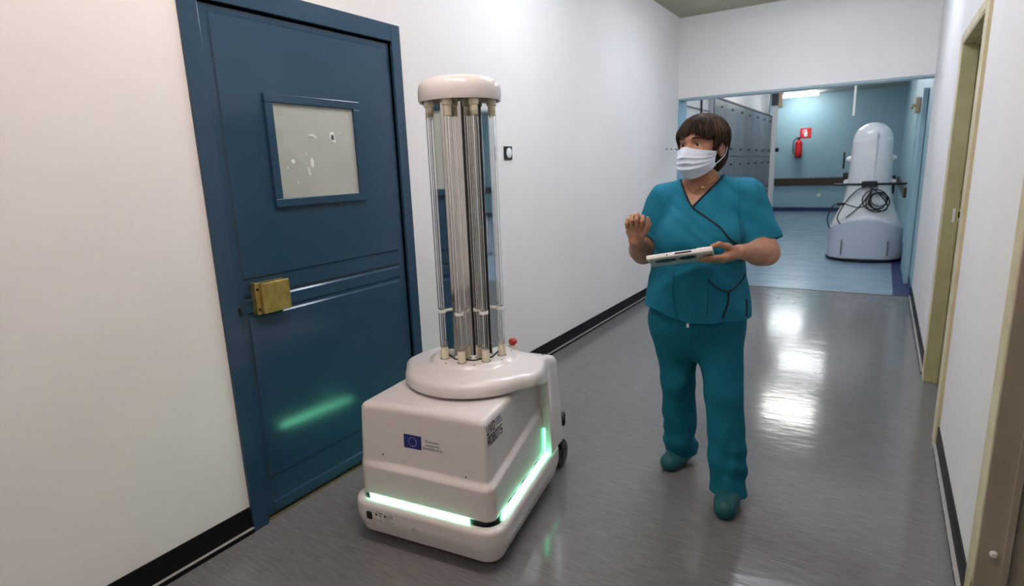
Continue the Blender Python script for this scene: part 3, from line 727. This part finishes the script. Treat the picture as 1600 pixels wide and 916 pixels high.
link('side_logo', decal(join_me(m1 + m2), (.36, -.372, .468), *S_, tm), 'ink', rb)
link('logo_stripes', decal(join_me([xf(quad_me(.055 - .004 * k, .0035), Matrix.Translation((x1 + .002, .045 + k * .0105, 0))) for k in range(3)]), (.36, -.372, .468), *S_, tm, sub=3), 'ink_blue', rb)

# ================================================================= WOMAN
pf = Matrix.Translation((1.465, 2.44, 0)) @ Matrix.Rotation(R(13.87), 4, 'Z')
HC = (-.030, -.015, 1.470); HY = R(-30)     # head centre and turn (towards image left)
def hl(P):
    q = P - np.array(HC, np.float32); cs, sn = math.cos(HY), math.sin(HY)
    return np.stack([q[:, 0] * cs + q[:, 1] * sn, -q[:, 0] * sn + q[:, 1] * cs, q[:, 2]], 1)
def hp(x, y, z):      # head-local to figure
    cs, sn = math.cos(HY), math.sin(HY); return (HC[0] + x * cs - y * sn, HC[1] + x * sn + y * cs, HC[2] + z)
def tab(rows):
    rows = np.array(rows, float); zz = np.linspace(rows[0, 0], rows[-1, 0], 160)
    out = [np.convolve(np.pad(np.interp(zz, rows[:, 0], rows[:, k]), 5, 'edge'), np.ones(11) / 11, 'valid') for k in range(1, rows.shape[1])]
    return zz, out
TZ, TT = tab([(.60, -.03, .015, .17, .12), (.68, -.03, .015, .185, .13), (.76, -.033, .012, .208, .152), (.85, -.033, .010, .202, .155), (.95, -.032, .005, .192, .158), (1.03, -.030, .004, .186, .155), (1.12, -.025, .0, .180, .152), (1.20, -.020, .012, .172, .135), (1.26, -.018, .022, .160, .110), (1.31, -.018, .032, .125, .080), (1.35, -.022, .036, .072, .058), (1.42, -.026, .036, .05, .05)])
def torso(P, off=0, bot=.60):
    z = P[:, 2]; cx, cy, a, b = [np.interp(z, TZ, t) for t in TT]; a = a - off; b = b - off
    x = P[:, 0] - cx; y = P[:, 1] - cy
    k0 = np.sqrt((x / a) ** 2 + (y / b) ** 2); k1 = np.sqrt((x / a ** 2) ** 2 + (y / b ** 2) ** 2) + 1e-6
    d = k0 * (k0 - 1) / k1
    for s, c in ((-1, (-.105, -.085, 1.115)), (1, (.045, -.085, 1.115))):
        d = smin(d, ell(P, c, (.085 - off, .078 - off, .085 - off)), .05)
    return np.maximum(d, np.maximum(bot - z, z - 1.40)) * .9
SHL, ELL_, WRL = (-.165, .035, 1.248), (-.258, .03, 1.035), (-.270, -.165, 1.112)      # her right arm, image left
SHR, ELR, WRR = (.148, .03, 1.255), (.228, -.06, 1.052), (.118, -.232, 1.080)          # her left arm, image right
KN = {-1: (-.100, .035, .46), 1: (.090, -.085, .46)}; AN = {-1: (-.078, .155, .07), 1: (.128, -.165, .06)}; HIP = {-1: (-.118, .015, .76), 1: (.060, .0, .76)}
def hand_raised(P):
    mcp = [(-.240, -.178, 1.186), (-.259, -.180, 1.192), (-.278, -.178, 1.189), (-.295, -.174, 1.178)]
    d = rc(P, WRL, (-.268, -.172, 1.145), .0235, .026)
    for k, m in enumerate(mcp): d = smin(d, rc(P, (-.268 + (1.5 - k) * .008, -.172, 1.140), m, .016, .0115), .014)
    d = smin(d, rc(P, (-.268, -.165, 1.13), (-.290, -.176, 1.15), .022, .016), .012)
    ln = [.92, 1.0, .96, .80]
    F = 9
    for k, m in enumerate(mcp):
        l = ln[k]; sx_ = (1.5 - k) * .001
        pip = (m[0] + sx_, m[1] - .026 * l, m[2] + .026 * l); dip = (pip[0] - .001, pip[1] - .018 * l, pip[2] - .017 * l); tip = (dip[0] - .001, dip[1] + .006 * l, dip[2] - .019 * l)
        f = smin(rc(P, m, pip, .0105, .0092), rc(P, pip, dip, .0092, .0082), .004); f = smin(f, rc(P, dip, tip, .0082, .0070), .004)
        F = np.minimum(F, f)
    d = smin(d, F, .005)
    t = smin(rc(P, (-.250, -.170, 1.128), (-.224, -.200, 1.158), .017, .012), rc(P, (-.224, -.200, 1.158), (-.213, -.214, 1.182), .0115, .0098), .006)
    t = smin(t, rc(P, (-.213, -.214, 1.182), (-.217, -.220, 1.206), .0098, .0075), .004)
    return smin(d, t, .008)
def hand_tablet(P):
    mcp = [(.066, -.300, 1.070), (.062, -.280, 1.063), (.062, -.260, 1.057), (.066, -.242, 1.052)]
    d = rc(P, WRR, (.095, -.262, 1.078), .026, .024)
    for m in mcp: d = smin(d, rc(P, (.098, -.255 + (m[1] + .27) * .4, 1.078), m, .018, .0125), .016)
    F = 9
    for k, m in enumerate(mcp):
        l = (.95, 1.05, 1.0, .8)[k]; dz = -.0058
        u1 = 1.0715 - k * .0056
        pip = (m[0] - .038 * l, m[1] - .004, u1 - .004); dip = (pip[0] - .022 * l, pip[1], u1 - .004 - .003); tip = (dip[0] - .018 * l, dip[1] + .001, u1 - .009)
        f = smin(rc(P, m, pip, .0110, .0096), rc(P, pip, dip, .0094, .0084), .004); f = smin(f, rc(P, dip, tip, .0084, .0070), .004)
        F = np.minimum(F, f)
    d = smin(d, F, .006)
    t = smin(rc(P, (.100, -.268, 1.088), (.074, -.288, 1.108), .016, .0125), rc(P, (.074, -.288, 1.108), (.046, -.297, 1.117), .0115, .0102), .006)
    t = smin(t, rc(P, (.046, -.297, 1.117), (.022, -.295, 1.1085), .0100, .0078), .004)
    return smin(d, t, .008)
def head(P):
    q = hl(P)
    d = ell(q, (0, .012, .030), (.0765, .094, .088))
    d = smin(d, ell(q, (0, -.028, -.030), (.060, .062, .080)), .035)
    d = smin(d, ell(q, (0, -.058, -.092), (.028, .026, .022)), .035)           # chin
    for s in (-1, 1):
        d = smin(d, ell(q, (s * .036, -.062, -.030), (.024, .020, .026)), .02)   # cheek
        d = smin(d, rc(q, (s * .012, -.083, .029), (s * .046, -.070, .031), .010, .008), .012)   # brow ridge
        d = smax(d, -ell(q, (s * .031, -.094, .010), (.0185, .014, .0125)), .010)              # socket
        d = smin(d, rc(q, (s * .020, -.0775, .0175), (s * .044, -.0705, .0165), .0052, .0045), .004)    # upper lid
        d = smin(d, rc(q, (s * .020, -.0775, -.0010), (s * .043, -.0705, .0010), .0045, .0040), .005)
        ear = ell(q, (s * .079, .016, -.008), (.009, .019, .033), s * R(-18))
        ear = smax(ear, -ell(q, (s * .088, .010, -.004), (.006, .010, .020)), .004)
        d = smin(d, ear, .006)
    d = smin(d, rc(q, (0, -.083, .010), (0, -.104, -.030), .0075, .0125), .010)    # nose
    for s in (-1, 1): d = smin(d, ell(q, (s * .011, -.094, -.036), (.008, .010, .007)), .006)
    d = smin(d, rc(q, (-.016, -.083, -.064), (.016, -.083, -.064), .006, .006), .008)
    d = smax(d, -rc(q, (-.017, -.091, -.063), (.017, -.091, -.063), .0012, .0012), .002)
    return d
def body_fn(P):
    d = torso(P, .014, .82)
    d = smin(d, ell(P, (-.030, .012, .74), (.15, .09, .12)), .04)
    d = smin(d, rc(P, (-.022, .034, 1.27), (-.028, .010, 1.405), .064, .055), .03)
    for S, E_, Wr in ((SHL, ELL_, WRL), (SHR, ELR, WRR)):
        d = smin(d, rc(P, S, E_, .060, .048), .03)
        m = tuple(np.array(E_) * .72 + np.array(Wr) * .28)
        f = smin(rc(P, E_, m, .046, .045), rc(P, m, Wr, .045, .0262), .03); d = smin(d, f, .02)
    for s in (-1, 1):
        d = smin(d, rc(P, HIP[s], KN[s], .088, .058), .03); d = smin(d, rc(P, KN[s], AN[s], .056, .038), .02)
        t = (AN[s][0] + (-.065 if s < 0 else -.01), AN[s][1] - .09, .035); d = smin(d, rc(P, AN[s], t, .034, .024), .02)
    near = (P[:, 2] > 1.28); dd = d
    if near.any():
        h = head(P[near]); dd = d.copy(); dd[near] = smin(d[near], h, .018)
    for fn, c in ((hand_raised, (-.265, -.19, 1.16)), (hand_tablet, (.06, -.26, 1.08))):
        m = np.linalg.norm(P - np.array(c, np.float32), axis=1) < .15
        if m.any(): dd[m] = smin(dd[m], fn(P[m]), .008)
    return dd
bme_ = sdf_mesh(body_fn, (-.36, -.36, -.0), (.32, .30, 1.62), .0034)
pe = link('person', bme_, 'skin'); pe.matrix_world = pf
tag(pe, 'woman in teal scrubs and face mask, one hand raised, holding a tablet', 'person')
def fold(P, dirv, freq, amp, ph=0, warp=1.0):
    s = P @ np.array(dirv, np.float32) * freq + ph + warp * np.sin(P[:, 2] * 17 + P[:, 0] * 11 + ph) + .6 * np.sin(P[:, 0] * 29 - P[:, 2] * 13 + ph * 2)
    return amp * np.sin(s)
VP = (-.057, 1.243)
def tunic_fn(P):
    x, y, z = P.T
    d = torso(P, 0)
    hemz = .772 + .045 * sstep(-x, .05, .24)
    low = sstep(z, 1.02, .80)
    an = np.arctan2(x + .03, -(y - .01))
    d = d - low * (.008 + .007 * np.sin(an * 5 + .8) + .004 * np.sin(an * 11 + 2 + z * 9))
    d = d - .0019 * np.sin(x * 40 + z * 75 + 3 * np.sin(z * 17 + x * 23)) * sstep(z, .8, 1.0) * sstep(y, .05, -.05)
    for S, E_, s, out in ((SHL, ELL_, -1, (-.228, .045, 1.115)), (SHR, ELR, 1, (.200, -.005, 1.108))):
        ext = np.array(S) + (np.array(out) - np.array(S)) * 1.6
        sl = rc(P, S, tuple(ext), .078, .090 if s > 0 else .078)
        ax = (np.array(out) - np.array(S)); ax /= np.linalg.norm(ax)
        hem = (P - np.array(out, np.float32)) @ ax.astype(np.float32) - (.028 if s > 0 else .0)
        sl = sl - fold(P, (.4, .2 * s, .8), 75, .0028, 1.5 * s)
        sl = smax(sl, hem, .004)
        hol = rc(P, tuple(np.array(S) + (ext - np.array(S)) * .45), tuple(ext), .060, .083 if s > 0 else .071)
        d = smin(d, sl, .022)
        d = smax(d, -np.maximum(hol, -(hem + .05)), .003) if s > 0 else d
    # shoulders
    d = smin(d, rc(P, (-.075, .035, 1.318), (-.165, .035, 1.262), .035, .066), .03)
    d = smin(d, rc(P, (.040, .035, 1.322), (.148, .03, 1.275), .035, .068), .03)
    # V neck
    lft = (x - (-.114)) * (1.243 - 1.350) - (z - 1.350) * (-.057 + .114)
    def side(ax_, az, bx_, bz):
        n = np.array((bz - az, -(bx_ - ax_))); n = n / np.linalg.norm(n); return (x - ax_) * n[0] + (z - az) * n[1]
    L1 = side(-.116, 1.356, VP[0], VP[1]); R1 = side(VP[0], VP[1], .062, 1.366)
    vee = np.maximum(np.maximum(L1, R1), y - .06)
    neck = rc(P, (-.024, .030, 1.26), (-.028, .012, 1.44), .071, .069)
    neck = np.maximum(neck, 1.315 + .45 * (y * 1.0 + .03) - z)
    d = np.maximum(d, -vee); d = smax(d, -neck, .004)
    d = smax(d, hemz - z, .005)
    return d * .85
tun = sdf_mesh(tunic_fn, (-.34, -.26, .74), (.32, .24, 1.42), .0042)
to = link('scrub_top', tun, 'scrub', pe)
ttree = bvh(tun)
def trous_fn(P):
    x, y, z = P.T
    D = None
    for s in (-1, 1):
        K = KN[s]; A = AN[s]; Hp = HIP[s]
        a = rc(P, Hp, K, .103, .074 if s < 0 else .076); b = rc(P, K, (A[0], A[1], A[2] - .08), .072 if s < 0 else .075, .074)
        d = smin(a, b, .03)
        lowk = sstep(z, .40, .12)
        d = d - fold(P, (.3 * s, .3, 1), 50, .0042, s, 1.5) * lowk - fold(P, (.9, .2, .5 * s), 40, .0032, 2 + s, 1.3) * sstep(z, .75, .5)
        d = d - .004 * np.sin(np.arctan2(x - A[0], y - A[1]) * 4 + z * 14) * sstep(z, .5, .1)
        d = smax(d, (.050 if s > 0 else .060) - z, .006)
        D = d if D is None else smin(D, d, .014)
    pel = ell(P, (-.030, .012, .74), (.196, .140, .17)); pel = smax(pel, z - .86, .01)
    return smin(D, pel, .04) * .85
link('trousers', sdf_mesh(trous_fn, (-.30, -.30, .03), (.26, .28, .90), .0044), 'scrub_dark', pe)
def clog(A, T, name='clog'):
    A = np.array(A, float); T = np.array(T, float)
    def f(P):
        d = rc(P, (A[0], A[1], .052), (*((A * .35 + T * .65)[:2]), .046), .040, .044)
        d = smin(d, rc(P, (*((A * .5 + T * .5)[:2]), .05), (T[0], T[1], .036), .046, .044), .02)
        d = smax(d, P[:, 2] - .095, .015); d = smax(d, .001 - P[:, 2], .008)
        rib = np.abs(P[:, 2] - .016) - .0025
        return smax(d, -(np.maximum(rib, -(d + .003))), .003)
    lo = np.minimum(A, T)[:2] - .07; hi = np.maximum(A, T)[:2] + .07
    return link(name, sdf_mesh(f, (*lo, -.01), (*hi, .12), .004), 'clog', pe)
clog((.132, -.135, 0), (.108, -.270, 0)); clog((-.055, .170, 0), (-.128, .060, 0))
def drape(pts, n=10, off=.0022, axis=(0, 1, 0), tree=None):
    out = []; ax = Vector(axis)
    for p in catmull(pts, n):
        h, nn, i, d = (tree or ttree).ray_cast(Vector((p.x, -.5 if axis[1] else p.y, p.z)), ax)
        if h: out.append(h + nn * off)
    return out
def piping(pts, r=.0036, name='piping'):
    q = drape(pts)
    if len(q) > 2:
        bm = bmesh.new(); add_tube(bm, q, r, 6); link(name, bmo(bm, 60), 'trim', to)
piping([(-.113, 0, 1.350), (-.098, 0, 1.318), (-.080, 0, 1.278), (-.055, 0, 1.238), (0, 0, 1.198), (.050, 0, 1.162), (.085, 0, 1.120), (.112, 0, 1.098)])
piping([(.064, 0, 1.362), (.040, 0, 1.334), (-.010, 0, 1.284), (-.052, 0, 1.240)])
piping([(.012, 0, .958), (.045, 0, .925), (.090, 0, .903), (.135, 0, .935), (.155, 0, .958)], .0028)
piping([(.092, 0, .90), (.092, 0, .86), (.082, 0, .82), (.072, 0, .792)], .0032)
piping([(.163, 0, .86), (.166, 0, .83), (.165, 0, .79)], .003)
bm = bmesh.new(); q = drape([(-.10, 0, .775), (-.12, 0, .88), (-.118, 0, .99)]); 
add_tube(bm, q, .0012, 5); link('seam', bmo(bm), 'scrub_dark', to)
for pts_ in ([(.118, 0, 1.335), (.122, 0, 1.25), (.122, 0, 1.16), (.135, 0, 1.10)], [(.012, 0, .80), (.016, 0, .90), (.012, 0, .955)]):
    q = drape(pts_, off=.0006)
    if len(q) > 3: bm = bmesh.new(); add_tube(bm, q, .0011, 5); link('seam', bmo(bm), 'scrub_dark', to)
link('drawstring', boxes((-.064, -.054, -.152, -.146, .755, .772), bev=.002), 'white_metal', pe)
# eyes and brows
for s in (-1, 1):
    c = hp(s * .0315, -.0705, .0095)
    e = lathe([(.0001, -.0118)] + [(.0118 * math.sin(t * math.pi / 14), -.0118 * math.cos(t * math.pi / 14)) for t in range(1, 14)] + [(.0001, .0118)], 20)
    for m in ('sclera', 'iris'): e.materials.append(M[m])
    for p in e.polygons:
        if p.center.z > .0092: p.material_index = 1
    fwd = Vector((math.sin(HY) * 1.0 - .12, -math.cos(HY), -.10)).normalized()
    o = link('eye', e, None, pe, c); o.rotation_mode = 'QUATERNION'; o.rotation_quaternion = fwd.to_track_quat('Z', 'Y')
    bw = [hp(s * .014, -.0935, .0315), hp(s * .028, -.0910, .0370), hp(s * .042, -.0815, .0350), hp(s * .051, -.0700, .0280)]
    bm = bmesh.new(); cm = catmull(bw, 5); n = len(cm); add_tube(bm, cm, [.0035 * math.sin(math.pi * (i + 1.2) / (n + 1.4)) + .001 for i in range(n)], 7); link('eyebrow', bmo(bm, 60), 'brow', pe)
    bm = bmesh.new(); add_tube(bm, catmull([hp(s * .019, -.0835, .0138), hp(s * .031, -.0868, .0165), hp(s * .045, -.0760, .0130)], 5), .0011, 5); link('eyelash', bmo(bm), 'brow', pe)
# hair
def hair_fn(P):
    q = hl(P); x, y, z = q.T
    d = ell(q, (0, .018, .038), (.0985, .112, .094))
    nape = ell(q, (0, .052, -.035), (.078, .062, .075)); d = smin(d, nape, .03)
    for s in (-1, 1): d = smin(d, rc(q, (s * .070, -.010, .045), (s * .074, .004, -.018), .030, .014), .02)
    an = np.arctan2(x, -y)
    st = np.sin(an * 31 + 5 * np.sin(z * 30) + 3 * np.sin(an * 5)) * .5 + np.sin(an * 57 + 9 * z * 10) * .5
    d = d - .0034 * st
    # keep the face free: fringe line
    fr_ = .050 + .010 * np.sin(x * 70 + .8) + .007 * np.sin(x * 173) - .16 * np.clip(np.abs(x) - .030, 0, 1) ** 1.0 - .5 * np.clip(np.abs(x) - .055, 0, 1)
    face = np.maximum(y + .030 + .25 * np.clip(np.abs(x) - .06, 0, 1), z - fr_)
    d = smax(d, -face, .004)
    inn = ell(q, (0, .012, .026), (.078, .092, .084)); d = smax(d, -inn, .003)
    d = np.maximum(d, -(z + .098 + .3 * (y - .03)))
    earc = ell(q, (.088, .006, -.018), (.03, .020, .036)); d = smax(d, -earc, .006)
    return d * .8
link('hair', sdf_mesh(hair_fn, (HC[0] - .14, HC[1] - .15, HC[2] - .13), (HC[0] + .14, HC[1] + .16, HC[2] + .16), .0026), 'hair', pe)
# fringe locks and crown strands
rnd = random.Random(7); bm = bmesh.new()
for k in range(200):
    x = -.066 + .132 * (k + rnd.uniform(-.4, .4)) / 199
    sw = rnd.uniform(-.008, .008); top = rnd.uniform(.085, .105); end = .045 + .010 * math.sin(x * 70 + .8) - .20 * max(abs(x) - .030, 0) + rnd.uniform(-.008, .010)
    def yf_(zz, xx): 
        t = 1 - ((zz - .038) / .0965) ** 2 - (xx / .101) ** 2; return .018 - .1135 * math.sqrt(max(t, .02))
    pts = []
    for i in range(6):
        t = i / 5; zz = top + (end - top) * t; xx = x * (.55 + .45 * t) + sw * t
        pts.append(hp(xx, max(yf_(max(zz, .045), xx), -.098) + .003 * t, zz))
    add_tube(bm, pts, [.0010, .0015, .0016, .0014, .0009, .0003], 4)
ho = link('hair_fringe', bmo(bm, 60), 'hair', pe); ho['kind'] = 'stuff'
bm = bmesh.new(); bm2 = bmesh.new(); htree = bvh(bpy.data.objects['hair'].data)
cr_ = Vector(hp(-.012, .045, .02)); top_ = Vector(hp(-.015, .035, .15))
for k in range(420):
    a = 2 * math.pi * (k + rnd.uniform(-.5, .5)) / 420; pts = []; t0 = rnd.uniform(.05, .4); t1 = t0 + rnd.uniform(.35, .75)
    wob = rnd.uniform(-.10, .10)
    for i in range(9):
        t = t0 + (t1 - t0) * i / 8; el = R(88 - 135 * t); aa = a + wob * t
        d = Vector((math.cos(aa + HY) * math.cos(el), math.sin(aa + HY) * math.cos(el), math.sin(el)))
        h, n, ii, ds = htree.ray_cast(cr_ + d * .35, -d)
        if h is None or (h - cr_).length < .06: break
        if pts and (h - pts[-1]).length > .035: break
        pts.append(h + d * .0004)
    if len(pts) > 3:
        n = len(pts); add_tube(bm2 if k % 4 == 0 else bm, pts, [.0003 + .0011 * math.sin(math.pi * i / (n - 1)) for i in range(n)], 4)
o_ = link('hair_strands', bmo(bm, 60), 'hair', pe); o_['kind'] = 'stuff'
o_ = link('hair_strands', bmo(bm2, 60), 'hair_light', pe); o_['kind'] = 'stuff'; o_['label'] = 'lighter brown strands'
# face mask
def mask_mesh():
    nu, nv = 49, 41; V_ = []
    btree = bvh(bme_)
    cx = Vector(hp(0, .0, -.03))
    for j in range(nv):
        t = j / (nv - 1)
        zt = .004 - .100 * 0
        for i in range(nu):
            s = -1 + 2 * i / (nu - 1); a = s * R(76)
            zc = (-.006 - .012 * abs(s) ** 1.2 + (.008 * math.exp(-(s / .25) ** 2))) * (1 - t) + (-.123 + .050 * abs(s) ** 1.6) * t
            hz = zc
            prof = .108 + .014 * math.sin(math.pi * min(1, t * .9 + .12)) * (1 - abs(s) ** 2) - .030 * max(0, t - .72) / .28
            rx, ry = .084, prof + .002
            nose = .016 * math.exp(-(s / .22) ** 2) * math.exp(-((t - .30) / .30) ** 2)
            x = rx * math.sin(a) * (1 - .10 * t * abs(s)); y = -(ry + nose) * max(math.cos(a), 0) ** .75 + .012 * (1 - math.cos(a)) + .006
            # pleats: three folds, deepest in the middle
            pl = 0
            for pc in (.36, .54, .72):
                u = (t - pc + .02 * (1 - abs(s)) ) / .09
                if -1 < u < 1: pl += .0070 * (1 - abs(u)) * (1 if u < 0 else .25)
            y -= pl * (1 - .6 * abs(s)); 
            V_.append(hp(x, y, hz))
    F_2 = [(j * nu + i, j * nu + i + 1, (j + 1) * nu + i + 1, (j + 1) * nu + i) for j in range(nv - 1) for i in range(nu - 1)]
    me = bpy.data.meshes.new('mask'); me.from_pydata(V_, [], F_2)
    bm = bmesh.new(); bm.from_mesh(me); bmesh.ops.recalc_face_normals(bm, faces=bm.faces[:])
    bmesh.ops.solidify(bm, geom=bm.faces[:], thickness=.0015); bm.to_mesh(me); bm.free(); smooth(me, 50); return me
ms = link('face_mask', mask_mesh(), 'mask', pe)
for s in (-1, 1):
    link('ear_loop', tube([hp(s * .073, -.018, -.012), hp(s * .080, .004, .010), hp(s * .086, .026, .012), hp(s * .089, .040, -.004), hp(s * .086, .030, -.034), hp(s * .078, .004, -.056), hp(s * .069, -.020, -.072)], .0020, 6), 'mask', ms)
# necklace
bt = bvh(bme_)
def on_skin(x, z):
    h, n, i, d = bt.ray_cast(Vector((x, -.5, z)), Vector((0, 1, 0))); return (h + n * .0015) if h else Vector((x, -.1, z))
nk = [on_skin(x, z) for x, z in ((.034, 1.352), (.012, 1.335), (-.012, 1.318), (-.035, 1.303), (-.052, 1.292), (-.066, 1.300), (-.082, 1.322), (-.090, 1.345))]
ne = link('necklace', tube(nk, .0011, 5), 'gold', pe)
p_ = on_skin(-.018, 1.313); link('pendant', boxes((p_.x - .007, p_.x + .007, p_.y - .004, p_.y, p_.z - .003, p_.z + .003)), 'gold', ne)
p_ = on_skin(-.056, 1.268); link('pendant', boxes((p_.x - .0012, p_.x + .0012, p_.y - .003, p_.y, p_.z - .010, p_.z + .008), (p_.x - .005, p_.x + .005, p_.y - .003, p_.y, p_.z + .001, p_.z + .0034)), 'gold', ne)
nail = []

# ---- tablet
tbm = pf @ Matrix.Translation((-.090, -.255, 1.0605)) @ Matrix.Rotation(R(-8.8), 4, 'Y') @ Matrix.Rotation(R(-19), 4, 'X')
tbt = bpy.data.objects.new('tablet', None); C.objects.link(tbt); tbt.matrix_world = tbm; tbt.empty_display_size = .05
tag(tbt, 'white rugged tablet with black vents held in the woman\'s hand', 'tablet')
link('case', boxes((-.118, .118, -.082, .082, -.0085, .0085), bev=.005, seg=3), 'tablet', tbt)
link('case_corner', boxes((.060, .120, -.085, .085, -.0095, .0105), bev=.006, seg=3), 'tablet', tbt)
link('back_cover', boxes((-.113, .058, -.076, .076, -.0105, -.0075), bev=.002), 'tablet_grey', tbt)
link('screen', boxes((-.100, .056, -.068, .068, .0075, .0092), bev=.0005), 'screen', tbt)
for x0, x1_ in ((-.092, -.012), (-.004, .056)):
    n = 20; xc, hx = (x0 + x1_) / 2, (x1_ - x0) / 2
    bm = bmesh.new(); add_lathe(bm, [(1, -.0118), (1, -.0104)], 28, Matrix.Translation((xc, -.030, 0)) @ Matrix.Diagonal((hx, .030, 1, 1))); link('black_vent', bmo(bm), 'black_plastic', tbt)
link('side_slot', boxes((-.014, .046, -.0835, -.0812, -.0015, .0045), bev=.001), 'black_plastic', tbt)
link('camera_hole', boxes((-.044, -.040, -.0832, -.0812, -.003, .002)), 'black_plastic', tbt)
